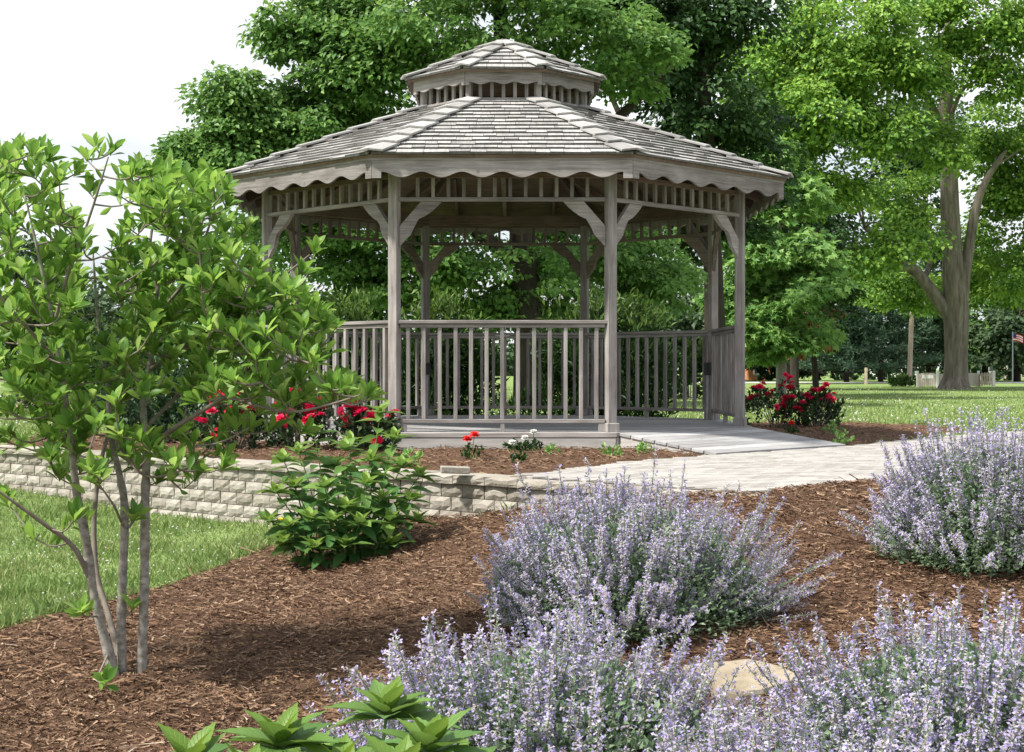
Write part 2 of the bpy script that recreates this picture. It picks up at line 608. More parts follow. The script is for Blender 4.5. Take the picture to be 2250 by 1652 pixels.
M['dark_leaf'] = leaf_mat('dark_shrub_leaves', [(0, (.012, .035, .016)), (.5, (.026, .062, .026)), (1, (.050, .095, .036))], trans=.2, rough=.35)
M['blade'] = leaf_mat('grass_blades', [(0, (.125, .205, .058)), (.5, (.195, .280, .085)), (.85, (.275, .345, .125)), (1, (.38, .40, .20))], trans=.30, rough=.6, spec=.2)
M['metal'] = noise_mat('galvanised', [(.3, (.30, .32, .34)), (.7, (.42, .44, .46))], 12, 4, .45, .1, .002, spec=.6)
M['box_dark'] = noise_mat('outlet_box', [(.3, (.02, .02, .022)), (.7, (.05, .05, .052))], 12, 4, .5, .1, .002)
M['fence'] = noise_mat('tan_fence', [(.3, (.44, .38, .33)), (.7, (.58, .52, .46))], 3, 5, .8, .2, .01, use_rnd=.3)
M['white'] = noise_mat('white_paint', [(.3, (.70, .70, .68)), (.7, (.80, .80, .78))], 3, 5, .6, .1, .005)
M['polewood'] = noise_mat('pole_wood', [(.3, (.38, .30, .235)), (.7, (.52, .43, .35))], 3, 6, .9, .3, .02, scl=(3, 3, .3))
M['road'] = noise_mat('gravel_drive', [(.3, (.40, .385, .36)), (.7, (.54, .52, .49))], 2, 7, .95, .2, .02)
M['brick'] = noise_mat('orange_brick', [(.3, (.40, .16, .07)), (.7, (.52, .23, .11))], 3, 5)
M['roof_grey'] = noise_mat('grey_roof', [(.3, (.10, .10, .10)), (.7, (.18, .175, .17))], 4, 5)
M['glass'] = noise_mat('dark_window', [(.3, (.02, .025, .03)), (.7, (.05, .055, .06))], 2, 2, .1, .0, .001, spec=.6)
M['flag_red'] = rnd_mat('flag_red', [(0, (.50, .03, .04)), (1, (.58, .05, .06))])
M['flag_blue'] = rnd_mat('flag_blue', [(0, (.02, .03, .16)), (1, (.03, .05, .20))])

# lawn: two scales of green with dry and clover patches
m, n, b, _ = new_mat('lawn_grass')
t = node(n, 'TexCoord').outputs['Object']
na = node(n, 'TexNoise', Scale=.35, Detail=5.0, Roughness=.6)
nb = node(n, 'TexNoise', Scale=9.0, Detail=8.0, Roughness=.75)
nc = node(n, 'TexNoise', Scale=60.0, Detail=3.0, Roughness=.7)
for q in (na, nb, nc):
    n.links.new(t, q.inputs['Vector'])
f = math_n(n, 'ADD', math_n(n, 'MULTIPLY', na.outputs['Fac'], .45), math_n(n, 'ADD', math_n(n, 'MULTIPLY', nb.outputs['Fac'], .30), math_n(n, 'MULTIPLY', nc.outputs['Fac'], .25)))
c = ramp(n, f, [(.33, (.110, .180, .055)), (.48, (.170, .245, .078)), (.60, (.225, .300, .105)), (.72, (.31, .36, .16))])
n.links.new(c, b.inputs['Base Color'])
b.inputs['Roughness'].default_value = .95
b.inputs['Specular IOR Level'].default_value = .1
bump(n, b, nc.outputs['Fac'], .6, .03)
M['lawn'] = m

# ------------------------------------------------------------------ terrain
UP = .725                                   # level of the upper terrace
BX = np.array([-60, -6.5, 0, 1.5, 2.4, 3.8, 8, 60.])
BY = np.array([60, 15.8, 10.42, 9.08, 10.0, 10.9, 13.2, 34.])
CP = np.array([(0, 0, 0), (-3, 0, 0), (3, 0, .05), (-1.7, 6.45, .10), (-2.7, 7.7, .12), (-1.8, 10.4, .19), (-2, 11.7, .21),
               (-3.2, 12.9, .21), (-5, 14.3, .30), (-8, 16.5, .36), (-8, 8, .15), (0, 10.3, .47), (0, 8.2, .30), (1.5, 8.95, .71),
               (2.4, 9.85, .72), (3.8, 10.7, .72), (7, 12.3, .72), (.5, 6.9, .25), (2.1, 7.4, .44), (3.4, 8.4, .55), (1, 5.6, .15),
               (3, 5, .22), (7, 8, .5), (-.8, 9.9, .28), (-14, 8, .2), (-14, 20, .5), (-25, 30, .7), (-6, 3, .05), (.2, 4.4, .06), (1.2, 4.3, .09)])


def _tps(r2):
    return np.where(r2 > 1e-12, .5 * r2 * np.log(r2 + 1e-12), 0)


_d2 = ((CP[:, None, :2] - CP[None, :, :2]) ** 2).sum(-1)
_n = len(CP)
_A = np.zeros((_n + 3, _n + 3))
_A[:_n, :_n] = _tps(_d2) + np.eye(_n) * .02
_A[:_n, _n] = _A[_n, :_n] = 1
_A[:_n, _n + 1:] = CP[:, :2]
_A[_n + 1:, :_n] = CP[:, :2].T
_w = np.linalg.solve(_A, np.concatenate([CP[:, 2], np.zeros(3)]))


def side(X, Y):
    return (Y - np.interp(X, BX, BY)) * .77


def gz(X, Y):
    X = np.asarray(X, float)
    Y = np.asarray(Y, float)
    Xc, Yc = np.clip(X, -26, 9), np.clip(Y, -3, 32)
    low = np.full(Xc.shape, _w[_n]) + _w[_n + 1] * Xc + _w[_n + 2] * Yc
    for k in range(_n):
        low = low + _w[k] * _tps((Xc - CP[k, 0]) ** 2 + (Yc - CP[k, 1]) ** 2)
    low = np.clip(low, -.06, .72)
    t_ = np.clip((side(X, Y) - .11) / .09, 0, 1)
    return low * (1 - t_) + UP * t_


def g1(x, y):
    return float(gz(np.array([x]), np.array([y]))[0])


gx = np.concatenate([-np.geomspace(9.3, 900, 26)[::-1], np.arange(-9, 9.01, .12), np.geomspace(9.3, 900, 26)])
gy = np.concatenate([-np.geomspace(2.2, 60, 8)[::-1], np.arange(-2, 20.01, .12), np.geomspace(20.4, 1500, 34)])


def grid_faces(nx, ny, keep=None):
    i, j = np.meshgrid(np.arange(nx - 1), np.arange(ny - 1))
    a = (j * nx + i)
    F = np.stack([a, a + 1, a + nx + 1, a + nx], -1)
    if keep is not None:
        F = F[keep]
    return F.reshape(-1, 4)


GX, GY = np.meshgrid(gx, gy)
GZ = gz(GX, GY)
ground = obj('lawn', np_mesh('lawn', np.stack([GX, GY, GZ], -1), grid_faces(len(gx), len(gy)), smooth=True), M['lawn'], kind='structure')

FRONT_BED = np.array([(-1.55, 11.70), (-1.8, 10.4), (-2.05, 9.45), (-2.3, 8.6), (-2.67, 7.66), (-3.4, 6.7), (-6, 5), (-6, -1.6), (8, -1.6),
                      (8, 13.1), (3.8, 10.84), (2.4, 9.94), (1.52, 9.02), (0, 10.42)])
UPPER_BED = np.array([(-5.2, 14.95), (-.05, 10.70), (.15, 10.75), (1.06, 12.3), (1.74, 13.05), (1.2, 14.2), (-.09, 16.4), (-2.5, 17.6), (-4.4, 17.6), (-5.3, 16.4)])
RIGHT_BED = np.array([(3.15, 14.45), (4.25, 15.85), (5.5, 17.9), (5.75, 18.6), (5.38, 19.7), (4.73, 20.5), (3.2, 20.4), (2.0, 18.5), (2.2, 15.8)])
PATH = np.array([(-.02, 10.52), (.55, 10.0), (1.5, 9.09), (2.4, 10.0), (3.8, 10.9), (9, 13.8), (9, 20.0), (6.2, 17.95), (5.4, 17.2), (4.29, 15.9), (3.28, 14.55), (1.80, 13.07), (1.06, 12.26)])


def bed(name, poly, hgt, res, mat):
    lo, hi = poly.min(0) - .3, poly.max(0) + .3
    xs, ys = np.arange(lo[0], hi[0], res), np.arange(lo[1], hi[1], res)
    X, Y = np.meshgrid(xs, ys)
    s = sd_poly(np.stack([X.ravel(), Y.ravel()], -1), poly).reshape(X.shape)
    wob = .035 * np.sin(X * 5.1 + Y * 2.3) * np.sin(Y * 4.3 - X * 1.7)
    h = np.clip((s + wob) * .35, -.05, hgt)
    lump = .010 * (np.sin(X * 7.3 + 1.3 * np.sin(Y * 5)) + np.sin(Y * 8.9 + 1.1 * np.sin(X * 6.1))) * np.clip(s * 4, 0, 1)
    Z = gz(X, Y) + h + lump
    keep = (s[:-1, :-1] > -.12) & (s[1:, 1:] > -.12) & (s[:-1, 1:] > -.12) & (s[1:, :-1] > -.12)
    F = grid_faces(len(xs), len(ys), keep)
    us, inv = np.unique(F, return_inverse=True)
    V = np.stack([X, Y, Z], -1).reshape(-1, 3)[us]
    return obj(name, np_mesh(name, V, inv.reshape(F.shape), smooth=True), mat, kind='structure')


bed('mulch_bed', FRONT_BED, .035, .1, M['mulch'])
bed('mulch_bed', UPPER_BED, .025, .1, M['mulch'])
bed('mulch_bed', RIGHT_BED, .030, .1, M['mulch'])


def bedz(X, Y, poly, hgt):
    s = sd_poly(np.stack([X, Y], -1), poly)
    return gz(X, Y) + np.clip(s * .35, 0, hgt) + .010 * (np.sin(X * 7.3 + 1.3 * np.sin(Y * 5)) + np.sin(Y * 8.9 + 1.1 * np.sin(X * 6.1))) * np.clip(s * 4, 0, 1)


# shredded bark: thin bent slivers lying on the beds
def chips(name, label, polys, N, y0, y1, ln, margin=1.2):
    g = Geo()
    TV = np.array([[-.5, -.5, 0], [.4, -.55, .1], [.5, .5, .0], [-.3, .45, .25]])
    TF = np.array([[0, 1, 2, 3]])
    for poly, hgt, share in polys:
        k = int(N * share)
        Y = y0 + (y1 - y0) * rng.random(k * 3)
        X = (rng.random(k * 3) * 2 - 1) * (.36 * Y + margin)
        ok = sd_poly(np.stack([X, Y], -1), poly) > -.04
        X, Y = X[ok][:k], Y[ok][:k]
        Z = bedz(X, Y, poly, hgt)
        m_ = len(X)
        yaw = rng.random(m_) * 2 * np.pi
        d = np.stack([np.cos(yaw), np.sin(yaw), rng.normal(0, .22, m_)], -1)
        nn = np.stack([rng.normal(0, .45, m_), rng.normal(0, .45, m_), np.ones(m_)], -1)
        L = ln * (.22 + rng.gamma(1.4, .55, m_)) * np.where(rng.random(m_) < .04, 1.9, 1)
        wd = np.minimum(L * .3, .0032 + rng.random(m_) ** 2.5 * .010)
        sc = np.stack([wd, L, .25 * L], -1)
        clump = .5 + .5 * np.sin(X * 2.3 + np.sin(Y * 3.1)) * np.sin(Y * 2.7 + np.sin(X * 1.9))
        r_ = np.clip(rng.random(m_) ** 1.3 * .70 + .30 * clump ** 1.5 * rng.random(m_) ** .6 + np.where(rng.random(m_) < .02, .4, 0), 0, .999)
        scatter(g, TV, TF, np.stack([X, Y, Z + .006 + rng.random(m_) * .012], -1), frames(d, nn), sc, r_)
    o = obj(name, g.mesh(name), M['chips'], kind='stuff')
    tag(o, label, 'mulch')


chips('bark_mulch', 'shredded brown bark mulch spread over the planting beds', [(FRONT_BED, .035, 1.0)], 150000, 4.4, 12.0, .030)
chips('bark_mulch', 'shredded brown bark mulch on the beds beside the gazebo', [(UPPER_BED, .025, .62), (RIGHT_BED, .03, .38)], 30000, 10.4, 20.8, .044)
chips('bark_mulch', 'shredded brown bark mulch around the foreground plants', [(FRONT_BED, .035, 1.0)], 40000, 2.2, 5.2, .027, 1.0)


# ------------------------------------------------------------------ grass and clover
def grass(name, label, N, y0, y1, xlim, h, w, accept, dens=1.0):
    Y = (y0 ** (1 - dens) + (y1 ** (1 - dens) - y0 ** (1 - dens)) * rng.random(N)) ** (1 / (1 - dens)) if dens != 1.0 else y0 * (y1 / y0) ** rng.random(N)
    X = (rng.random(N) * 2 - 1) * (.36 * Y + .8)
    ok = accept(X, Y) & (X > xlim[0] * Y) & (X < xlim[1] * Y)
    X, Y = X[ok], Y[ok]
    k = len(X)
    Z = gz(X, Y)
    yaw = rng.random(k) * 2 * np.pi
    lean = rng.normal(0, .45, (k, 2))
    d = np.stack([lean[:, 0], lean[:, 1], np.ones(k)], -1)
    nn = np.stack([np.cos(yaw), np.sin(yaw), np.zeros(k)], -1)
    tuft = .75 + .35 * np.sin(X * 3.3 + 2 * np.sin(Y * 1.1)) * np.sin(Y * 2.9 + 1.5 * np.sin(X * 1.3))
    H = h * (.45 + .75 * rng.random(k)) * tuft
    ed = np.exp(-(sd_poly(np.stack([X, Y], -1), FRONT_BED) / .13) ** 2)
    H = H * (1 + 1.1 * ed * rng.random(k) * (.4 + .6 * np.sin(X * 9 + Y * 5) ** 2))
    sc = np.stack([w * (.6 + .8 * rng.random(k)), H, H], -1)
    TV = np.array([[-.5, -.05, 0], [.5, -.05, 0], [.30, .6, .10], [0, 1, .35]])
    g = Geo()
    patch = .5 + .5 * np.sin(X * .9 + np.sin(Y * .7)) * np.sin(Y * 1.1 + 2)
    p2 = np.clip(.5 + .9 * np.sin(X * 2.3 + 1.7 * np.sin(Y * 1.9)) * np.sin(Y * 2.6 + 1.4 * np.sin(X * 3.1)), 0, 1)
    r_ = np.clip(rng.random(k) * .58 + patch * .18 + p2 * .23, 0, .999)
    scatter(g, TV, np.array([[0, 1, 2, 3]]), np.stack([X, Y, Z - .004], -1), frames(d, nn), sc, r_)
    tag(obj(name, g.mesh(name), M['blade'], kind='stuff'), label, 'grass')


def on_lawn(X, Y):
    P = np.stack([X, Y], -1)
    ok = (sd_poly(P, FRONT_BED) < .05 + .05 * np.sin(X * 4.1 + 1.3 * np.sin(Y * 6.7)) + .03 * np.sin(Y * 13 + X * 7)) & (sd_poly(P, UPPER_BED) < .02) & (sd_poly(P, RIGHT_BED) < .03) & (sd_poly(P, PATH) < -.02)
    s = side(X, Y)
    return ok & ((s < -.03) | (s > .34)) & (np.hypot(X + .09, Y - 16.4) > 2.75)


grass('grass', 'green lawn grass below the retaining wall', 210000, 6.0, 15.5, (-.48, .0), .075, .0075, lambda X, Y: on_lawn(X, Y) & (side(X, Y) < 0))
grass('grass', 'green lawn grass behind and beside the gazebo', 105000, 15.2, 62, (-.42, .42), .075, .020, lambda X, Y: on_lawn(X, Y) & (side(X, Y) > 0), 1.6)


def clover(name, label, N, y0, y1, size, accept, dens):
    Y = (y0 ** (1 - dens) + (y1 ** (1 - dens) - y0 ** (1 - dens)) * rng.random(N)) ** (1 / (1 - dens))
    X = (rng.random(N) * 2 - 1) * (.36 * Y + .8)
    pat = np.sin(X * 1.7 + np.sin(Y * 1.3)) + np.sin(Y * 1.9 + np.sin(X * .8)) + rng.normal(0, .8, N)
    ok = accept(X, Y) & (pat > .2)
    X, Y = X[ok], Y[ok]
    k = len(X)
    TV = np.array([[.5, 0, 0], [0, .5, 0], [-.5, 0, 0], [0, -.5, 0], [0, 0, .5], [0, 0, -.5]])
    TF = np.array([[0, 1, 4], [1, 2, 4], [2, 3, 4], [3, 0, 4], [1, 0, 5], [2, 1, 5], [3, 2, 5], [0, 3, 5]])
    g = Geo()
    Fr = np.broadcast_to(np.eye(3), (k, 3, 3))
    scatter(g, TV, TF, np.stack([X, Y, gz(X, Y) + .035 + rng.random(k) * .025], -1), Fr, size * (.6 + .7 * rng.random(k)), rng.random(k))
    tag(obj(name, g.mesh(name), M['white_petal'], kind='stuff'), label, 'clover')


clover('clover_flowers', 'white clover blossoms dotted through the lower lawn', 3600, 7, 14.5, .012, lambda X, Y: on_lawn(X, Y) & (side(X, Y) < 0), 1.4)
clover('clover_flowers', 'white clover blossoms dotted through the lawn behind the gazebo', 5000, 18, 58, .024, lambda X, Y: on_lawn(X, Y) & (side(X, Y) > 0), 1.3)

# ------------------------------------------------------------------ retaining wall
wall = thing('retaining_wall', 'low retaining wall of beige split-face concrete blocks below the gazebo', 'wall', (-2.5, 12.5, .2))
A0, A1 = np.array([-6.5, 15.8]), np.array([1.62, 8.99])
WL = float(np.linalg.norm(A1 - A0))
wdir = (A1 - A0) / WL
wang = math.atan2(wdir[1], wdir[0])


def rough_block(name, L, D, H, seed, amp):
    """block with a split, uneven front face (front at -Y)"""
    r_ = np.random.default_rng(seed)
    nx, nz = 5, 4
    xs, zs = np.linspace(-L / 2, L / 2, nx), np.linspace(-H / 2, H / 2, nz)
    V = []
    for k, z in enumerate(zs):
        for i, x in enumerate(xs):
            edge = (i in (0, nx - 1)) or (k in (0, nz - 1))
            V.append((x + (0 if edge else r_.normal(0, .006)), -D / 2 + (.010 * r_.random() + .004 if edge else -amp * r_.random()), z + (0 if edge else r_.normal(0, .004))))
    F = []
    for k in range(nz - 1):
        for i in range(nx - 1):
            a = k * nx + i
            F.append((a, a + 1, a + nx + 1, a + nx))
    b0 = len(V)
    V += [(-L / 2, D / 2, -H / 2), (L / 2, D / 2, -H / 2), (L / 2, D / 2, H / 2), (-L / 2, D / 2, H / 2)]
    me = bpy.data.meshes.new(name)
    top = [(nz - 1) * nx + i for i in range(nx)]
    bot = list(range(nx))
    lef = [k * nx for k in range(nz)]
    rig = [k * nx + nx - 1 for k in range(nz)]
    F += [tuple(top) + (b0 + 2, b0 + 3), tuple(bot[::-1]) + (b0, b0 + 1), tuple(lef) + (b0 + 3, b0), tuple(rig[::-1]) + (b0 + 1, b0 + 2), (b0 + 1, b0, b0 + 3, b0 + 2)]
    me.from_pydata(V, [], F)
    me.update()
    return me


BLK = [rough_block('block', .203, .20, .095, s, .009) for s in range(6)]
CAPM = [rough_block('cap_stone', .300, .27, .062, 20 + s, .005) for s in range(4)]
for me in BLK + CAPM:
    me.materials.append(M['block'])


def wall_at(s, off):
    p = A0 + wdir * s
    return p[0] - math.sin(wang) * off, p[1] + math.cos(wang) * off


i = 0
s = .15
while s < WL:
    x, y = wall_at(s, .115)
    obj('cap_stone', CAPM[i % 4], None, wall, T(x, y, UP - .0315 + random.uniform(-.002, .002)) @ Rz(wang + random.uniform(-.008, .008)))
    s += .305
    i += 1
for c_ in range(6):
    zc = UP - .064 - .05 - c_ * .1
    s = .1 + (.105 if c_ % 2 else 0)
    while s < WL:
        x, y = wall_at(s, .115 - c_ * .010)
        if zc + .05 > g1(*wall_at(s, -.05)) - .01:
            obj('block', BLK[random.randrange(6)], None, wall, T(x, y, zc) @ Rz(wang + random.uniform(-.012, .012)))
        s += .2105

# ------------------------------------------------------------------ paver path
path = obj('path', None, None, None, T(3, 12, UP))
path['kind'] = 'structure'
bm = bmesh.new()
bm.faces.new([bm.verts.new((p[0] - 3, p[1] - 12, .004)) for p in PATH])
bmesh.ops.triangulate(bm, faces=bm.faces)
me = bpy.data.meshes.new('sand_bed')
bm.to_mesh(me)
bm.free()
obj('sand_bed', me, M['soil'], path, T(3, 12, UP))
pang = R(24)
pu, pv = np.array([math.cos(pang), math.sin(pang)]), np.array([-math.sin(pang), math.cos(pang)])
plist = []
for row in range(-40, 75):
    for kk in range(-30, 45):
        c2 = np.array([3., 12.]) + pu * ((kk + .5 * (row % 2)) * .206) + pv * (row * .106)
        plist.append(c2)
plist = np.array(plist)
ps = sd_poly(plist, PATH)
plist = plist[(ps > .03) & (np.abs(plist[:, 0]) < .40 * plist[:, 1] + .3)]
plist = plist[np.argsort(plist[:, 1])]
pm = [box_mesh('paver', .2005, .1005, .05 + .0001 * q, .004) for q in range(3)]
pg = Geo()
for i, c2 in enumerate(plist):
    z = UP - .012 + random.uniform(-.0025, .0025)
    Mx = T(c2[0], c2[1], z) @ Rz(pang + random.uniform(-.01, .01)) @ Rx(random.uniform(-.008, .008))
    if i < 300:
        obj('paver', pm[i % 3], M['paver'], path, Mx)
    else:
        me = pm[0]
        V = np.array([Mx @ v.co for v in me.vertices])
        F3 = [p.vertices[:] for p in me.polygons if len(p.vertices) == 3]
        F4 = [p.vertices[:] for p in me.polygons if len(p.vertices) == 4]
        n0 = pg.n
        rr = random.random()
        pg.add(V, F4, rr)
        pg.F.setdefault(3, []).append(np.array(F3) + n0)
        pg.m.setdefault(3, []).append(np.zeros(len(F3)))
obj('pavers', pg.mesh('pavers', origin=(3, 12, UP)), M['paver'], path, T(3, 12, UP), kind='stuff')

# ------------------------------------------------------------------ gazebo
G = (-.09, 16.4)
DZ = .90
AP, AE, AD = 2.476, 2.892, 2.585            # apothems: posts, valance, deck
TAN = math.tan(R(22.5))
gaz = thing('gazebo', 'weathered grey wooden octagonal gazebo with two-tier shingled roof', 'gazebo', (G[0], G[1], UP))
GO = T(G[0], G[1], UP)


def face(k):
    return T(G[0], G[1], 0) @ Rz(R(45 * k))


# deck frame, rim, skirt, planks
def octa(a, z):
    r_ = a / math.cos(R(22.5))
    return [(r_ * math.sin(R(45 * k + 22.5)), -r_ * math.cos(R(45 * k + 22.5)), z) for k in range(8)]


def frustum(name, rings, close_top=False, close_bot=False):
    V, F = [], []
    for a, z in rings:
        V += octa(a, z)
    for i in range(len(rings) - 1):
        for k in range(8):
            a, b_ = i * 8 + k, i * 8 + (k + 1) % 8
            F.append((a, b_, b_ + 8, a + 8))
    if close_top:
        F.append(tuple((len(rings) - 1) * 8 + k for k in range(8)))
    if close_bot:
        F.append(tuple(range(8))[::-1])
    me = bpy.data.meshes.new(name)
    me.from_pydata(V, [], F)
    me.update()
    return me


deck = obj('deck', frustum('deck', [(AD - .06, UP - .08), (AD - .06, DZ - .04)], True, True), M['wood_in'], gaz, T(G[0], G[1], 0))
pw_ = .141
ny = int(2 * AD / pw_)
for i in range(ny + 1):
    y0 = -AD + .012 + i * pw_
    y1 = min(y0 + pw_ - .006, AD - .01)
    if y1 - y0 < .03:
        continue
    hw = lambda y: min(AD, AD * TAN + (AD - abs(y))) - .004
    x0, x1 = hw(y0), hw(y1)
    V = [(-x0, y0, DZ - .03), (x0, y0, DZ - .03), (x1, y1, DZ - .03), (-x1, y1, DZ - .03), (-x0, y0, DZ), (x0, y0, DZ), (x1, y1, DZ), (-x1, y1, DZ)]
    F = [(3, 2, 1, 0), (4, 5, 6, 7), (0, 1, 5, 4), (1, 2, 6, 5), (2, 3, 7, 6), (3, 0, 4, 7)]
    me = bpy.data.meshes.new('plank')
    me.from_pydata(V, [], F)
    me.update()
    obj('plank', me, M['deck'], deck, T(G[0], G[1], 0))
sd_ = 2 * AD * TAN
for k in range(8):
    board('rim_board', sd_ + .012, .03, .045, face(k) @ T(0, -AD - .002, DZ - .024), gaz, M['wood'])
    board('skirt_board', sd_ - .004, .03, .22, face(k) @ T(0, -AD + .004, DZ - .158), gaz, M['concrete_skirt'])

RP = AP / math.cos(R(22.5))
PT = 3.40
for k in range(8):
    a = R(45 * k + 22.5)
    x, y = RP * math.sin(a), -RP * math.cos(a)
    F0 = T(G[0], G[1], 0)
    p = obj('post', box_mesh('post', PT - DZ, .092, .092, .005), M['wood'], gaz, F0 @ pole_m(x, y, (PT + DZ) / 2, a))
    obj('post_base', box_mesh('post_base', .085, .128, .128, .005), M['wood'], gaz, F0 @ pole_m(x, y, DZ + .0425, a))

side_len = 2 * AP * TAN
RL = side_len - .105
bal_m = box_mesh('baluster', .865, .037, .037, .003)
for k in (0, 2, 3, 4, 5, 6, 7):
    rl = obj('railing', box_mesh('top_rail', RL + .05, .092, .034, .005), M['wood'], gaz, face(k) @ T(0, -AP, DZ + 1.043))
    board('sub_rail', RL, .040, .034, face(k) @ T(0, -AP - .004, DZ + 1.006), rl, M['wood'])
    board('bottom_rail', RL, .060, .036, face(k) @ T(0, -AP, DZ + .104), rl, M['wood'])
    for i in range(13):
        x = (i - 6) * .149
        obj('baluster', bal_m, M['wood'], rl, face(k) @ pole_m(x + random.uniform(-.003, .003), -AP - .004, DZ + .1225 + .4325, random.uniform(-.03, .03)))
    for x in (-RL / 2 + .035, 0, RL / 2 - .035):
        obj('rail_foot', box_mesh('rail_foot', .088, .05, .040 if x == 0 else .058, .003), M['wood'], rl, face(k) @ pole_m(x, -AP, DZ + .043))

# frieze of spindles, beams, knee braces on every side
RZ_ = 3.105
brace_P = [(0, -.235), (0, -.43), (.055, -.365), (.105, -.315), (.128, -.262), (.145, -.205), (.185, -.162), (.245, -.135), (.305, -.092), (.355, -.048), (.40, -.0), (.205, -.0)]
bl = prism('brace', brace_P, -.022, .022)
brr = prism('brace', [(-p[0], p[1]) for p in brace_P][::-1], -.022, .022)
spin_m = box_mesh('spindle', .185, .034, .034, .002)
spin_mb = box_mesh('spindle_back', .185, .034, .034, .002)
blb, brb = bl.copy(), brr.copy()
for k in range(8):
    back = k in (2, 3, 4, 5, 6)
    fr = obj('frieze', box_mesh('frieze_rail_back' if back else 'frieze_rail', RL + .03, .05, .038, .003), M['wood_shade'] if back else M['wood'], gaz, face(k) @ T(0, -AP - .006, RZ_))
    WK = M['wood_shade'] if k in (2, 3, 4, 5, 6) else M['wood']
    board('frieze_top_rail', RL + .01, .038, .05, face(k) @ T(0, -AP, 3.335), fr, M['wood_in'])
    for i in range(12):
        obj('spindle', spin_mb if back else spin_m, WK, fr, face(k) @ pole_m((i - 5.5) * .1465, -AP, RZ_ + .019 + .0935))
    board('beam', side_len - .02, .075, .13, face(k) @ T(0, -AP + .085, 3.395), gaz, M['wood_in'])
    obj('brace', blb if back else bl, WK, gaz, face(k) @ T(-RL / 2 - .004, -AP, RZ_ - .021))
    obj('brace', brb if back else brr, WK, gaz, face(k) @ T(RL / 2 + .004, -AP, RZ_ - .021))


# valances with scalloped lower edges
def valance(name, L, z0, z1, lobes, amp, blk):
    cols = [(-L / 2, z0 - .008), (-L / 2 + blk, z0 - .008)]
    n_ = lobes * 14
    for i in range(n_ + 1):
        t_ = i / n_
        cols.append((-L / 2 + blk + .002 + (L - 2 * blk - .004) * t_, z0 + amp * .5 * (1 + math.cos(2 * math.pi * lobes * t_))))
    cols += [(L / 2 - blk, z0 - .008), (L / 2, z0 - .008)]
    V, F = [], []
    for x, zb in cols:
        V += [(x, -.012, zb), (x, .012, zb), (x, .012, z1), (x, -.012, z1)]
    for i in range(len(cols) - 1):
        a, b_ = i * 4, i * 4 + 4
        F += [(a, b_, b_ + 3, a + 3), (b_ + 1, a + 1, a + 2, b_ + 2), (a + 1, b_ + 1, b_, a), (a + 3, b_ + 3, b_ + 2, a + 2)]
    e = (len(cols) - 1) * 4
    F += [(0, 3, 2, 1), (e, e + 1, e + 2, e + 3)]
    me = bpy.data.meshes.new(name)
    me.from_pydata(V, [], F)
    me.update()
    return me


se = 2 * AE * TAN
vm = valance('valance', se + .004, 3.262, 3.428, 6, .052, .085)
for k in range(8):
    obj('valance', vm, M['wood'], gaz, face(k) @ T(0, -AE, 0))
    board('fascia_board', se + .016, .028, .05, face(k) @ T(0, -AE - .006, 3.442), gaz, M['wood'])

# main roof
AEV, ZEV, ATOP = 2.935, 3.470, .86
SL = .425
sang = math.atan(SL)
zr = lambda a: ZEV + (AEV - a) * SL
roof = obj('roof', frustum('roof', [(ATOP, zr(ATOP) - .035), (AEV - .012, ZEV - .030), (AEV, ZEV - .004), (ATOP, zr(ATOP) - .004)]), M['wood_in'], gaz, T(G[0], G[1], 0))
for k in range(8):
    for x in (-.62, 0, .62):
        a1 = ATOP + .02 if x == 0 else 1.75
        Ls = (AEV - .06 - a1) / math.cos(sang)
        am = (AEV - .06 + a1) / 2
        board('rafter', Ls, .038, .10, face(k) @ T(x, -am, zr(am) - .095) @ Rz(R(90)) @ Ry(-sang), roof, M['wood_in'])
    hr = 1 / math.cos(R(22.5))
    hs = math.atan(SL / hr)
    Lh = (AEV - .08 - ATOP) * hr / math.cos(hs)
    am = (AEV - .08 + ATOP) / 2
    board('hip_rafter', Lh, .045, .12, T(G[0], G[1], 0) @ Rz(R(45 * k + 22.5)) @ T(0, -am * hr, zr(am) - .115) @ Rz(R(90)) @ Ry(-hs), roof, M['wood_in'])
for k in range(4):
    board('tie_beam', 2 * AP - .1, .045, .12, T(G[0], G[1], 3.50 + .0 * k) @ Rz(R(45 * k + 90)) if k == 0 else T(G[0], G[1], 3.53 + .13 * k) @ Rz(R(45 * k + 90)) @ Matrix.Scale(1, 4), roof, M['wood_in']) if k == 0 else None

SHN = []        # (screen size, mesh, matrix, parent)


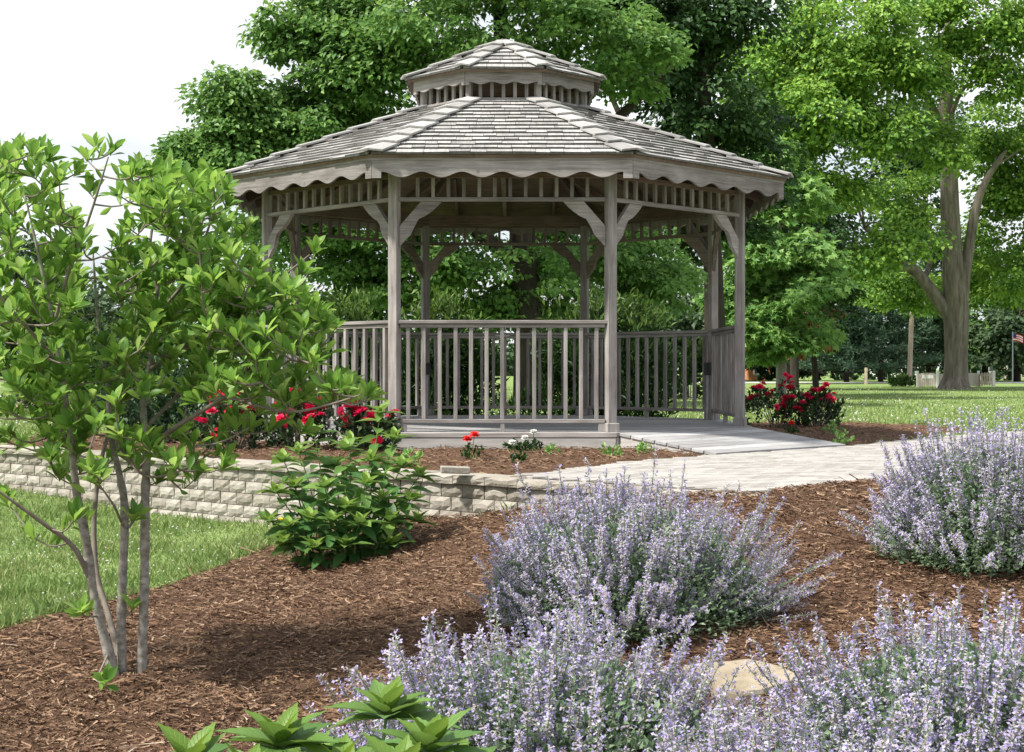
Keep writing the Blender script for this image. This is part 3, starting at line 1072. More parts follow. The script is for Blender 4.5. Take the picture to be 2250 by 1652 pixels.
def shingles(parent, ae, ze, atop, sl, ncourse, wmin, wmax, faces=range(8)):
    ang = math.atan(sl)
    slen = (ae - atop) / math.cos(ang)
    ex = slen / ncourse
    for k in faces:
        FM = face(k) @ T(0, -ae, ze) @ Rx(ang)
        for c_ in range(ncourse):
            v0 = c_ * ex - (.018 if c_ == 0 else 0)
            v1 = min(c_ * ex + ex + .03, slen)
            half = lambda v: max((ae - v * math.cos(ang)) * TAN - .012, .01)
            h0, h1 = half(max(v0, 0)), half(v1)
            x = -h0
            first = True
            while x < h0 - .001:
                w = random.uniform(wmin, wmax)
                if first:
                    w *= random.uniform(.4, 1)
                    first = False
                if x + w > h0 - .06:
                    w = h0 - x
                xa, xb = x + .0022, x + w - .0022
                ta, tb = max(min(xa, h1), -h1), max(min(xb, h1), -h1)
                bu = .020 + random.uniform(0, .008)
                dv = random.uniform(-.006, .006)
                sag = random.uniform(-.004, .004)
                V = np.array([(xa, v0 + dv, .003), (xb, v0 + dv + sag, .003), (tb, v1, .001), (ta, v1, .001),
                              (xa, v0 + dv, bu + .003), (xb, v0 + dv + sag, bu + .003 + random.uniform(-.003, .003)), (tb, v1, .005), (ta, v1, .005)])
                F = [(4, 5, 6, 7), (0, 1, 5, 4), (1, 2, 6, 5), (3, 0, 4, 7)]
                ctr = FM @ Vector(V.mean(0))
                nrm = (FM.to_3x3() @ Vector((0, 0, 1)))
                dirv = Vector((0, 0, CAMH)) - ctr
                scr = w * ex * nrm.dot(dirv.normalized()) / dirv.length_squared
                uv = np.stack([V[:, 1] * 1.0, V[:, 0]], -1)
                SHN.append((scr, V, F, uv, FM, parent))
                x += w


shingles(roof, AEV, ZEV, ATOP + .02, SL, 15, .11, .25)


def hip_caps(parent, ae, ze, atop, sl, n_, wd):
    hr = 1 / math.cos(R(22.5))
    hs = math.atan(sl / hr)
    Lh = (ae - atop) * hr / math.cos(hs)
    ex = Lh / n_
    drop = sl * math.sin(R(22.5)) * .92
    for k in range(8):
        HM = T(G[0], G[1], 0) @ Rz(R(45 * k + 22.5)) @ T(0, -ae * hr, ze + .012) @ Rx(hs)
        for i in range(n_):
            v0, v1 = i * ex - (.03 if i == 0 else 0), min((i + 1) * ex + .05, Lh)
            z0, z1, th = .034 + random.uniform(0, .006), .010, .018
            g = Geo()
            for sg in (-1, 1):
                w0 = wd * random.uniform(.95, 1.05)
                V = [(0, v0, z0), (sg * w0, v0, z0 - w0 * drop), (sg * w0, v1, z1 - w0 * drop), (0, v1, z1)]
                V += [(p[0], p[1], p[2] + th) for p in V]
                F = np.array([(4, 5, 6, 7), (0, 1, 5, 4), (1, 2, 6, 5), (2, 3, 7, 6), (3, 2, 1, 0)])
                if sg < 0:
                    F = F[:, ::-1]
                g.add(V, F, uv=[(p[1], p[0]) for p in V], rnd=random.random() * .3)
            obj('hip_cap', g.mesh('hip_cap'), M['shingle'], parent, HM)


hip_caps(roof, AEV, ZEV, ATOP + .02, SL, 8, .145)

# cupola
AC, AV2, AE2 = .875, .972, 1.050
zc0 = zr(AC) - .01
cup = obj('cupola', frustum('cupola', [(AC - .035, zc0 - .06), (AC + .03, zc0 - .06), (AC + .03, zc0 + .028), (AC - .035, zc0 + .028), (AC - .035, zc0 - .06)]), M['wood'], gaz, T(G[0], G[1], 0))
sc_len = 2 * AC * TAN
for k in range(8):
    for i in range(5):
        obj('cupola_slat', box_mesh('cupola_slat', .26, .038, .03, .002), M['wood'], cup, face(k) @ pole_m((i - 2) * .122, -AC, zc0 + .028 + .13, R(90)))
    a = R(45 * k + 22.5)
    rc = AC / math.cos(R(22.5))
    obj('cupola_post', box_mesh('cupola_post', .26, .06, .06, .003), M['wood'], cup, T(G[0], G[1], 0) @ pole_m(rc * math.sin(a), -rc * math.cos(a), zc0 + .028 + .13, a))
    board('cupola_beam', sc_len + .03, .06, .06, face(k) @ T(0, -AC, zc0 + .318), cup, M['wood_in'])
vm2 = valance('cupola_valance', 2 * AV2 * TAN + .004, 4.492, 4.628, 3, .026, .045)
for k in range(8):
    obj('cupola_valance', vm2, M['wood'], cup, face(k) @ T(0, -AV2, 0))
ZE2, SL2 = 4.640, .49
croof = obj('cupola_roof', frustum('cupola_roof', [(.03, ZE2 + 1.02 * SL2 - .035), (AE2 - .012, ZE2 - .030), (AE2, ZE2 - .004), (.03, ZE2 + 1.02 * SL2 - .004)]), M['wood_in'], gaz, T(G[0], G[1], 0))
shingles(croof, AE2, ZE2, .06, SL2, 7, .10, .20)
hip_caps(croof, AE2, ZE2, .04, SL2, 4, .105)

SHN.sort(key=lambda q: -q[0])
rest = {roof.name: Geo(), croof.name: Geo()}
for i, (scr, V, F, uv, FM, par) in enumerate(SHN):
    if i < 300:
        obj('shingle', np_mesh('shingle', V, [np.array(F)], uv=uv, mi=[0, 1, 0, 0]), [M['shingle'], M['butt']], par, FM)
    else:
        Vw = np.array([FM @ Vector(v) for v in V])
        g_ = rest[par.name]
        g_.add(Vw, F, random.random(), uv=uv)
        g_.m[4][-1] = np.array([0, 1, 0, 0])
for par in (roof, croof):
    obj('shingles', rest[par.name].mesh('shingles', origin=(G[0], G[1], 0)), [M['shingle'], M['butt']], par, T(G[0], G[1], 0), kind='stuff')

# outlet boxes with conduits on two back posts
for k, sgn in ((2, 1), (4, 1)):
    a = R(45 * k + 22.5)
    q = RP - .075
    x, y = q * math.sin(a), -q * math.cos(a)
    F0 = T(G[0], G[1], 0)
    ob = obj('outlet_box', box_mesh('outlet_box', .15, .09, .055, .008), M['box_dark'], gaz, F0 @ pole_m(x, y, DZ + .60, a + R(90)))
    g = Geo()
    add_tube(g, [(0, 0, -.26), (0, 0, .26)], .013, 8)
    obj('conduit', g.mesh('conduit', True), M['metal'], gaz, F0 @ T(x, y, DZ + .265))

# ramp at the open side
ramp_t = thing('entry_ramp', 'short grey plank ramp sloping from the gazebo opening to the path', 'ramp', (2.4, 14.0, UP))
FR1 = face(1)
RLn = 1.14
rs = math.atan((DZ - .002 - (UP + .03)) / RLn)
RM = FR1 @ T(0, -AD - .020, DZ - .003) @ Rx(rs)
npl = 8
pwid = RLn / math.cos(rs) / npl
for i in range(npl):
    board('plank', 2.10, pwid - .011, .03, RM @ T(random.uniform(-.004, .004), -(i + .5) * pwid, -.016), ramp_t, M['deck'], .003)
for sg in (-1, 1):
    P = [(0, DZ - .0365), (0, UP - .06), (-RLn - .0, UP - .06), (-RLn, UP - .007)]
    me = prism('side_board', P, -.018, .018)
    obj('side_board', me, M['concrete_skirt'], ramp_t, FR1 @ T(sg * 1.02, -AD - .022, 0) @ Rz(R(90)))

# ------------------------------------------------------------------ trees
LEAVES = {'kite': KITE, 'slim': SLIM, 'lobed': LOBED}


def crown_geo(lobes, per, size, shape, flat=.42, rc=(.45, .9), up=.7, shell=.5, rseed=None):
    """leaf clumps spread through ellipsoid lobes: (centre, radii, clumps)"""
    g = Geo()
    allc = []
    for c_, r_, nc_ in lobes:
        c_, r_ = np.array(c_, float), np.array(r_, float)
        d = rand_dirs(nc_)
        rad = shell + (1 - shell) * rng.random(nc_) ** .7
        rad *= 1 + .10 * np.sin(d[:, 0] * 5 + d[:, 2] * 4)
        na_ = max(5, nc_ // 7)
        arm = rand_dirs(na_) * np.array([1, 1, .8])
        ai = rng.integers(na_, size=nc_)
        on = rng.random(nc_) < .62
        d = np.where(on[:, None], unit(arm[ai] + rng.normal(0, .10, (nc_, 3))), d)
        rad = np.where(on, .35 + .75 * rng.random(nc_), rad)
        cp = c_ + d * r_ * rad[:, None]
        cp[:, 2] -= np.where(on, .10 * r_[2] * rad ** 2, 0)
        allc.append(cp)
        n_ = nc_ * per
        ci = np.repeat(np.arange(nc_), per)
        cr_ = rc[0] + (rc[1] - rc[0]) * rng.random(nc_)
        q = rand_dirs(n_)
        q[:, 2] = np.abs(q[:, 2]) * np.where(rng.random(n_) < .22, -.5, 1)
        q *= (.35 + .65 * rng.random(n_) ** .6)[:, None]
        q[:, 2] *= flat
        q[:, 2] -= .35 * (q[:, 0] ** 2 + q[:, 1] ** 2)
        pos = cp[ci] + q * cr_[ci][:, None]
        out = unit(d[ci] * .6 + q * .9)
        nn = unit(np.array([0, 0, up]) + q * .6 + out * .25 + rng.normal(0, .30, (n_, 3)))
        dd = unit(out * np.array([1, 1, .3]) + rng.normal(0, .55, (n_, 3)) + np.array([0, 0, -.45]))
        cl = rng.random(nc_)
        rr = np.clip(cl[ci] * .45 + rng.random(n_) * .54, 0, .999)
        TV, TF = LEAVES[shape]
        scatter(g, TV, TF, pos, frames(dd, nn), size * (.7 + .6 * rng.random(n_)), rr)
    return g, np.concatenate(allc)


def tree(name, label, cat, base, trunks, lobes, per, size, shape, leafm, barkm, group=None, rc=(.45, .9), limbs=40, flat=.42, shell=.5, up=.7, limb_r=.05):
    t_ = thing(name, label, cat, base, group)
    g = Geo()
    nodes, nrad = [], []
    for P, r_ in trunks:
        Q = smooth_path(P, max(8, len(P) * 5))
        rr = np.interp(np.linspace(0, 1, len(Q)), np.linspace(0, 1, len(r_)), r_)
        add_tube(g, Q, rr, 12)
        nodes += list(Q)
        nrad += list(rr)
    cg, cps = crown_geo(lobes, per, size, shape, flat, rc, up, shell)
    nodes = np.array(nodes)
    nrad = np.array(nrad)
    hi = nodes[:, 2] > base[2] + .35 * (nodes[:, 2].max() - base[2])
    nodes, nrad = nodes[hi], nrad[hi]
    idx = rng.permutation(len(cps))[:limbs]
    for k in idx:
        c_ = cps[k]
        cost = np.linalg.norm(nodes - c_, axis=1) + np.maximum(nodes[:, 2] - c_[2] + .6, 0) * 1.2
        j = int(np.argmin(cost))
        a = nodes[j]
        mid = (a + c_) / 2 + np.array([0, 0, .12]) * np.linalg.norm(c_ - a) + rng.normal(0, .08, 3) * np.linalg.norm(c_ - a)
        Q = smooth_path([a, mid, c_], 8)
        r0 = min(nrad[j] * .55, limb_r)
        rr = np.linspace(r0, r0 * .2 + .004, 8)
        add_tube(g, Q, rr, 6)
        nodes = np.concatenate([nodes, Q[2:]])
        nrad = np.concatenate([nrad, rr[2:]])
    B = Matrix.Translation(Vector(base))
    obj('trunk', g.mesh('trunk', True, base), barkm, t_, B)
    obj('crown', cg.mesh('crown', False, base), leafm, t_, B)
    return t_


def lp(x, y, Z, rx, ry, nc_, rd=None):
    """crown lobe given by pixel centre, depth and pixel radii"""
    k = Z / FPX
    return (px(x, y, Z), (rx * k, (rx * k if rd is None else rd), ry * k), nc_)


# big maple behind the gazebo
base = (.35, 30, UP)
tree('maple_tree', 'large dense green maple behind the gazebo, its crown reaching left into the sky', 'tree', base,
     [([base, (.3, 30, 3.2), (.1, 29.9, 5.5), (-.2, 29.8, 8), (-.3, 30, 11)], [.34, .26, .24, .17, .08]),
      ([(.2, 30, 3.6), (-2, 29.6, 5.2), (-4.2, 29.4, 6.3)], [.16, .12, .05]),
      ([(.1, 30, 4.6), (2, 30.3, 6.5), (3.6, 30.3, 8)], [.16, .11, .05])],
     [lp(500, 205, 28.4, 66, 52, 34), lp(545, 270, 28.6, 85, 60, 44), lp(440, 335, 28.3, 52, 28, 20), lp(520, 350, 28.4, 90, 36, 34), lp(622, 75, 28.8, 36, 52, 20), lp(735, 40, 29, 62, 80, 36), lp(820, 130, 29, 130, 130, 84),
      lp(620, 215, 29.6, 45, 40, 12), lp(760, 290, 29.5, 150, 100, 80), lp(1060, 40, 28.5, 260, 180, 120), lp(1300, 90, 29, 170, 150, 76), lp(650, 480, 30, 130, 110, 56),
      lp(860, 560, 30, 170, 110, 64), lp(1110, 600, 30, 200, 90, 64), lp(1000, 420, 31, 320, 120, 60), lp(900, -160, 29.5, 330, 160, 60),
      lp(760, 660, 31, 140, 70, 34), lp(1000, 680, 31, 150, 60, 34), lp(1230, 660, 31, 140, 70, 34), lp(1420, 640, 32, 110, 70, 26), lp(1310, 520, 32, 130, 80, 40), lp(1440, 560, 33, 110, 70, 26)],
     125, .128, 'kite', M['maple_b'], M['dark_shaded_bark'], rc=(.36, .78), limbs=60)

# darker maple further right behind the gazebo
base = (5.0, 36, UP)
tree('maple_tree', 'dark shaded maple with thick trunk behind the right side of the gazebo', 'tree', base,
     [([base, (4.95, 36, 3.5), (4.8, 36, 6.5), (4.6, 36, 10), (4.5, 36, 14)], [.30, .24, .22, .16, .06]),
      ([(4.9, 36, 4.2), (3.2, 35.5, 6.5), (2.2, 35.5, 8.5)], [.14, .10, .05])],
     [lp(1420, 60, 36, 160, 190, 80), lp(1540, 200, 36, 130, 170, 70), lp(1420, 420, 37, 170, 120, 60), lp(1600, 30, 36, 130, 140, 60),
      lp(1360, 560, 37, 130, 80, 40), lp(1560, 470, 38, 120, 100, 34), lp(1650, 330, 38, 110, 120, 40)],
     95, .16, 'kite', M['maple_shade'], M['dark_shaded_bark'], rc=(.5, 1.0), limbs=40)

# the great maple on the right lawn
ZB = 55.0
b0 = px(2098, 855, ZB)
k55 = ZB / FPX
P = lambda x, y, dz=0: px(x, y, ZB + dz)
tree('maple_tree', 'great old maple with thick furrowed trunk standing on the open lawn', 'tree', tuple(b0),
     [([P(2098, 858), P(2098, 846), P(2100, 828), P(2101, 780), P(2101, 720), P(2100, 670), P(2094, 590), P(2088, 480), P(2085, 380), P(2080, 250), P(2076, 130), P(2090, 20), P(2100, -120)],
       [.74, .56, .46, .42, .45, .47, .39, .35, .32, .28, .24, .17, .07]),
      ([P(2092, 700), P(2062, 660), P(2020, 605), P(1985, 575), P(1950, 540), P(1900, 500, -2)], [.30, .25, .21, .19, .15, .08]),
      ([P(2110, 690), P(2122, 590), P(2142, 470), P(2165, 400), P(2210, 330)], [.26, .22, .17, .13, .08]),
      ([P(2030, 620), P(2045, 560, 1), P(2035, 470, 2)], [.10, .10, .04]),
      ([P(2078, 300), P(2050, 240), P(2015, 180, -1)], [.17, .15, .08]),
      ([P(2010, 588, -1), P(1930, 595, -2), P(1860, 603, -3), P(1790, 600, -4), P(1735, 580, -4)], [.12, .11, .09, .07, .03])],
     [lp(1700, 120, 52, 150, 110, 75), lp(1850, 60, 51, 160, 110, 85), lp(1690, 270, 51, 120, 80, 55), lp(1830, 230, 50, 140, 80, 65),
      lp(1960, 150, 51, 110, 90, 55), lp(1960, 290, 50, 80, 60, 26), lp(1790, 400, 51, 110, 70, 38), lp(2130, 40, 52, 130, 80, 60), lp(2230, 130, 52, 90, 120, 50),
      lp(1935, 555, 51, 75, 42, 20), lp(2010, 520, 51, 60, 35, 10), lp(2060, 330, 50.5, 50, 70, 16), lp(1640, 400, 52, 70, 90, 26),
      lp(2200, 330, 57, 90, 110, 60), lp(2225, 520, 57, 90, 140, 80), lp(2170, 630, 60, 80, 60, 36), lp(1980, 430, 57, 90, 80, 40), lp(1900, 620, 60, 100, 40, 30), lp(2020, 640, 61, 90, 40, 24),
      lp(2400, 300, 55, 140, 300, 60), lp(1950, -130, 54, 350, 110, 90)],
     108, .185, 'kite', M['maple_c'], M['maple_bark'], rc=(.62, 1.25), limbs=70, limb_r=.10)

# shaded maple standing behind it
b1 = (14.2, 76, UP)
tree('maple_tree', 'maple with shade coloured into its leaves behind the great lawn maple', 'tree', b1,
     [([b1, (14.2, 76, 4), (14, 76, 9), (14, 76, 16)], [.5, .4, .3, .1])],
     [lp(1750, 470, 76, 150, 150, 55), lp(1860, 560, 76, 120, 70, 36), lp(2000, 350, 78, 160, 150, 55), lp(1700, 640, 74, 80, 60, 22), lp(1900, 250, 78, 260, 200, 60), lp(2080, 560, 78, 100, 80, 26)],
     80, .30, 'kite', M['maple_shade'], M['dark_shaded_bark'], rc=(1.0, 1.9), limbs=20)

# young oak beside the gazebo
b2 = (7.85, 43, UP)
P = lambda x, y, dz=0: px(x, y, 43 + dz)
tree('oak_tree', 'young oak with pale green lobed leaves on the lawn right of the gazebo', 'tree', b2,
     [([P(1716, 868), P(1717, 800), P(1718, 700), P(1712, 560), P(1708, 420), P(1706, 320)], [.16, .15, .13, .11, .07, .03])],
     [lp(1685, 330, 43, 40, 60, 14), lp(1660, 420, 42.5, 60, 50, 20), lp(1750, 430, 42.8, 75, 45, 22), lp(1625, 520, 42.5, 60, 55, 24), lp(1720, 540, 42, 110, 60, 34), lp(1800, 590, 42.5, 70, 40, 16), lp(1620, 630, 42, 70, 50, 24), lp(1730, 650, 41.8, 120, 55, 38), lp(1660, 720, 41.8, 75, 50, 24), lp(1770, 730, 42.2, 80, 42, 18), lp(1690, 770, 42, 55, 25, 8)],
     60, .20, 'lobed', M['oak'], M['bark'], rc=(.32, .85), limbs=50, shell=.25, limb_r=.04)

# tree with rusty foliage further back
b3 = (11.6, 56, UP)
tree('small_tree', 'small tree with rust-brown foliage beyond the young oak', 'tree', b3,
     [([b3, (11.55, 56, 1.6), (11.4, 56, 3), (11.3, 56, 4.5)], [.13, .11, .09, .03])],
     [lp(1760, 745, 56, 55, 38, 20), lp(1700, 765, 56, 50, 24, 12), lp(1790, 700, 56, 40, 30, 8)],
     60, .20, 'kite', M['rust'], M['dark_shaded_bark'], rc=(.4, .8), limbs=14, limb_r=.03)
b3 = (10.0, 52, UP)
tree('dark_tree', 'slim tree with shade-darkened trunk just behind the young oak', 'tree', b3,
     [([b3, (10.0, 52, 2), (9.9, 52, 5), (9.8, 52, 8)], [.17, .15, .12, .05])],
     [lp(1760, 560, 53, 90, 90, 34), lp(1820, 640, 54, 70, 60, 20), lp(1690, 480, 54, 80, 80, 26)],
     70, .22, 'kite', M['maple_shade'], M['dark_shaded_bark'], rc=(.6, 1.1), limbs=14, limb_r=.05)


# pines across the drive
def pine(base, h, w, label, n_tier=15):
    t_ = thing('pine_tree', label, 'tree', base, None)
    g = Geo()
    bx, by, bz = base
    add_tube(g, [(bx, by, bz - .1), (bx, by, bz + h * .5), (bx + .1, by, bz + h)], [.17, .12, .02], 8)
    gl = Geo()
    for i in range(n_tier):
        f_ = (i + .5) / n_tier
        z = bz + h * (.11 + .89 * f_)
        rad = w * (1 - f_) ** .75 * (1.0 + .25 * rng.normal())
        nb = 9 if f_ < .7 else 6
        for q in range(nb):
            a = 2 * np.pi * (q + rng.random() * .8) / nb
            L = rad * (.7 + .45 * rng.random())
            tip = np.array([bx + math.cos(a) * L, by + math.sin(a) * L, z + .10 * L])
            Q = smooth_path([(bx, by, z - .02 * L), (bx + math.cos(a) * L * .5, by + math.sin(a) * L * .5, z - .06 * L), tip], 5)
            add_tube(g, Q, np.linspace(.035, .008, 5), 4)
            kk = int(34 + 26 * L)
            tt = .25 + .8 * rng.random(kk)
            c_ = Q[0] + (tip - Q[0]) * tt[:, None] + rng.normal(0, .14, (kk, 3)) * np.array([1, 1, .55])
            d = unit(np.array([math.cos(a), math.sin(a), .25]) + rng.normal(0, .6, (kk, 3)))
            rr = np.clip(.25 * rng.random() + .74 * rng.random(kk), 0, .99)
            scatter(gl, SLIM[0], SLIM[1], c_, frames(d, rng.normal(0, .6, (kk, 3)) + np.array([0, 0, .8])), .34 * (.6 + .7 * rng.random(kk)) * np.array([1.0])[0], rr)
    B = Matrix.Translation(Vector(base))
    obj('trunk', g.mesh('trunk', True, base), M['dark_shaded_bark'], t_, B)
    obj('crown', gl.mesh('crown', False, base), M['pine'], t_, B)


def at(x, Z, z=UP):
    return ((x - CX) / FPX * Z, Z, z)


pine(at(1860, 84), 5.2, 2.6, 'dark blue-green pine, lowest of the row across the drive')
pine(at(1935, 88), 7.4, 3.1, 'dark pine with two-toned boughs left of the utility pole')
pine(at(2040, 92), 7.8, 3.3, 'dark pine between the utility pole and the great maple trunk')
pine(at(1790, 96), 5.6, 2.7, 'dark pine behind the rust-brown tree')


def far_tree(x, Z, h, w, label, size=.42, m_='farleaf', nc_=60):
    base = at(x, Z)
    tree('deciduous_tree', label, 'tree', base,
         [([base, (base[0], Z, UP + h * .35), (base[0] + .2, Z, UP + h * .8)], [.22, .17, .05])],
         [((base[0], Z, UP + h * .62), (w * .5, w * .5, h * .38), nc_), ((base[0] + w * .15, Z - w * .2, UP + h * .40), (w * .42, w * .4, h * .25), nc_ // 2), ((base[0] - w * .2, Z - w * .1, UP + h * .36), (w * .35, w * .4, h * .2), nc_ // 3)],
         46, size, 'kite', M[m_], M['dark_shaded_bark'], rc=(w * .10, w * .20), limbs=12, limb_r=.08)


far_tree(2165, 92, 6.6, 5.2, 'rounded green tree right of the great maple trunk', .34, 'maple')
far_tree(2235, 88, 5.6, 4.4, 'grey-green tree beside the flagpole', .34)
far_tree(2330, 96, 9, 7, 'tall leafy tree beyond the flagpole', .42, 'maple')
far_tree(30, 95, 10.2, 7.5, 'tall hazy tree beyond the left lawn', .44)
far_tree(150, 105, 8.0, 7.5, 'broad grey-green tree in the left distance', .46)
far_tree(300, 100, 8.2, 7.0, 'round grey-green tree behind the magnolia crown', .44)
far_tree(420, 92, 6.8, 6.5, 'low green tree between the magnolia and the gazebo', .42, 'maple')
far_tree(545, 70, 7.0, 5.0, 'leafy tree beside the left gazebo post', .34, 'maple')
far_tree(1480, 90, 8.0, 6.5, 'pale green tree glimpsed between the right gazebo posts', .40)
far_tree(1600, 94, 6.0, 5.5, 'bushy tree glimpsed behind the gazebo corner', .40)

# distant woodland closing the horizon
g, _c = crown_geo([((x_, 150 + 12 * math.sin(x_ * .7), UP + 2.5 + 1.2 * math.sin(x_ * .31)), (6, 5, 5.2 + 1.5 * math.sin(x_ * .53)), 46) for x_ in np.arange(-75, 80, 7.0)], 22, .9, 'kite', rc=(1.0, 2.2), shell=.4)
tag(obj('distant_woods', g.mesh('distant_woods'), M['farleaf'], kind='stuff'), 'distant line of woods along the horizon', 'woods')


# ------------------------------------------------------------------ shrubs
def bush(name, label, cat, base, rx, ry, h, n_, size, shape, leafm, group=None, young=.0, upright=.4, stems=10, stemm='twig', low=.05):
    t_ = thing(name, label, cat, base, group)
    g = Geo()
    bx, by, bz = base
    nsh = max(12, n_ // 26)
    th = rng.random(nsh) * 2 * np.pi
    rr = np.sqrt(rng.random(nsh))
    top = h * (low + (1 - low) * (rng.random(nsh) ** .6)) * (1 - .35 * rr ** 2)
    sp = np.stack([bx + rx * rr * np.cos(th) * .95, by + ry * rr * np.sin(th) * .95, bz + top], -1)
    k = max(1, n_ // nsh)
    ci = np.repeat(np.arange(nsh), k)
    t2 = rng.random(len(ci))
    L = .30 * h
    od = np.stack([np.cos(th) * rr * .5, np.sin(th) * rr * .5, np.full(nsh, upright + .6)], -1)
    od = unit(od + rng.normal(0, .22, od.shape))
    pos = sp[ci] - od[ci] * (L * (1 - t2))[:, None] + rng.normal(0, .025 * h + .006, (len(ci), 3))
    pos[:, 2] = np.maximum(pos[:, 2], bz + .02)
    d = unit(od[ci] * (.3 + t2[:, None]) + rng.normal(0, .55, (len(ci), 3)))
    nn = unit(np.array([0, 0, .8]) + rng.normal(0, .5, (len(ci), 3)))
    ag = np.clip((t2 - .55) * 2.2, 0, 1) * (top[ci] > .72 * h) * young * (.4 + .6 * rng.random(nsh))[ci]
    scatter(g, LEAVES[shape][0], LEAVES[shape][1], pos, frames(d, nn), size * (.65 + .7 * rng.random(len(ci))), rng.random(len(ci)), ag)
    gs = Geo()
    for j in rng.permutation(nsh)[:stems]:
        q = sp[j]
        add_tube(gs, smooth_path([(bx + (q[0] - bx) * .2, by + (q[1] - by) * .2, bz - .03), (bx + (q[0] - bx) * .6, by + (q[1] - by) * .6, bz + (q[2] - bz) * .5), q], 6), np.linspace(.011, .004, 6) * (h ** .5), 5)
    B = Matrix.Translation(Vector(base))
    obj('stems', gs.mesh('stems', True, base), M[stemm], t_, B)
    f_ = obj('foliage', g.mesh('foliage', False, base), leafm, t_, B)
    return t_, sp


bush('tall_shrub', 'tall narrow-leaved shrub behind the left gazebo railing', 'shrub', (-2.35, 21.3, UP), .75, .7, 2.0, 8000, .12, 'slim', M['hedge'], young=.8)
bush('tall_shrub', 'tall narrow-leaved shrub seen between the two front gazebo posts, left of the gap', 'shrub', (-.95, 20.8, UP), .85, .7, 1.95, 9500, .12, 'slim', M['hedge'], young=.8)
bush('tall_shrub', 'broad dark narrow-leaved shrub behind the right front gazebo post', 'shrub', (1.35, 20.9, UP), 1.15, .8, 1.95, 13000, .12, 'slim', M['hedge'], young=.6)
bush('low_shrub', 'small shrub behind the gazebo in the gap between taller shrubs', 'shrub', (.12, 20.2, UP), .35, .3, .6, 500, .10, 'slim', M['hedge'], young=.2)
bush('dark_shrub', 'dark glossy shrub on the terrace behind the magnolia stems', 'shrub', (-3.45, 14.9, UP), .62, .5, .62, 2200, .06, 'kite', M['dark_leaf'])
bush('dark_shrub', 'dark shrub with green tips at the left end of the terrace', 'shrub', (-5.2, 21.5, UP), 1.1, .8, 1.0, 2600, .08, 'kite', M['dark_leaf'])
bush('leafy_shrub', 'mid-green shrub on the far lawn left of the gazebo', 'shrub', (-7.3, 26, UP), 1.6, 1.2, 1.7, 3200, .12, 'kite', M['hedge'], young=.3)
bush('leafy_shrub', 'yellow-green shrub on the lawn glimpsed through the right railing', 'shrub', (4.6, 38, UP), 1.2, 1, 1.5, 1500, .16, 'kite', M['hedge'], young=.8)
bush('ornamental_grass', 'green clump of ornamental grass beside the picket enclosure', 'grass', at(1985, 64), .72, .5, .42, 900, .22, 'slim', M['hedge'], young=.5, upright=1.2)
pk, sp = bush('pink_flower_shrub', 'shrub with pink blossoms on the far left lawn', 'shrub', (-8.4, 24.5, UP), .7, .6, .75, 900, .09, 'kite', M['dark_leaf'])


def bloom_mesh(name, petals, rad):
    """double flower: rings of cupped petals"""
    g = Geo()
    for ring, (nq, tilt, sz) in enumerate(petals):
        a = np.arange(nq) * 2 * np.pi / nq + ring * .5 + rng.normal(0, .12, nq)
        d = np.stack([np.cos(a) * math.cos(tilt), np.sin(a) * math.cos(tilt), np.full(nq, math.sin(tilt))], -1)
        nn = np.stack([-np.cos(a) * math.sin(tilt), -np.sin(a) * math.sin(tilt), np.full(nq, math.cos(tilt))], -1)
        TV = np.array([[0, 0, 0], [.42, .5, .16], [.30, .95, .10], [0, 1.03, .0], [-.30, .95, .10], [-.42, .5, .16]])
        TF = np.array([[0, 1, 2], [0, 2, 3], [0, 3, 4], [0, 4, 5]])
        scatter(g, TV, TF, np.tile([[0, 0, .02 * rad]], (nq, 1)), frames(d, nn), np.full(nq, sz * rad), rng.random(nq) * .35)
    return g.mesh(name)


ROSE = [bloom_mesh('rose_bloom', [(6, .15, 1.0), (6, .6, .9), (5, 1.05, .75), (3, 1.4, .6)], .055) for _ in range(4)]
for me in ROSE:
    me.materials.append(M['rose'])
PINK = bloom_mesh('pink_bloom', [(6, .2, 1.0), (6, .8, .8)], .10)
PINK.materials.append(M['pink_petal'])
for j in range(9):
    q = sp[rng.integers(len(sp))]
    obj('pink_bloom', PINK, None, pk, T(*(q + np.array([0, -.05, .05]))) @ Rx(.5) @ Rz(j))


def rose_bush(label, x, y, rx, ry, h, nb, bed_):
    z = float(bedz(np.array([x]), np.array([y]), bed_, .025)[0])
    t_, sp = bush('rose_bush', label, 'rose bush', (x, y, z), rx, ry, h, 1500, .050, 'kite', M['rose_leaf'], None, stems=16)
    ordr = np.argsort(-(sp[:, 2] - .45 * (sp[:, 1] - y) + rng.normal(0, .22 * h, len(sp))))
    cnt = 0
    for j in ordr:
        for e in range(rng.integers(1, 4)):
            p = sp[j] + rng.normal(0, .035, 3) + np.array([0, -.02, .03])
            obj('rose_bloom', ROSE[rng.integers(4)], None, t_, T(*p) @ Rz(rng.random() * 6) @ Rx(rng.normal(0, .5)) @ Matrix.Scale(.75 + .5 * rng.random(), 4))
            cnt += 1
        if cnt >= nb:
            break


rose_bush('red rose bush between the magnolia branches and the gazebo', -2.62, 13.75, .42, .36, .50, 30, UPPER_BED)
rose_bush('red rose bush on the terrace behind the leafy perennial clump', -1.98, 13.65, .40, .34, .54, 32, UPPER_BED)
rose_bush('red rose bush against the front left gazebo post', -1.36, 13.45, .34, .30, .42, 32, UPPER_BED)
rose_bush('dark-leaved red rose bush right beside the gazebo post', 3.42, 18.9, .50, .36, .60, 34, RIGHT_BED)
rose_bush('dark-leaved red rose bush at the lawn edge of the right-hand bed', 3.88, 18.75, .40, .34, .52, 22, RIGHT_BED)

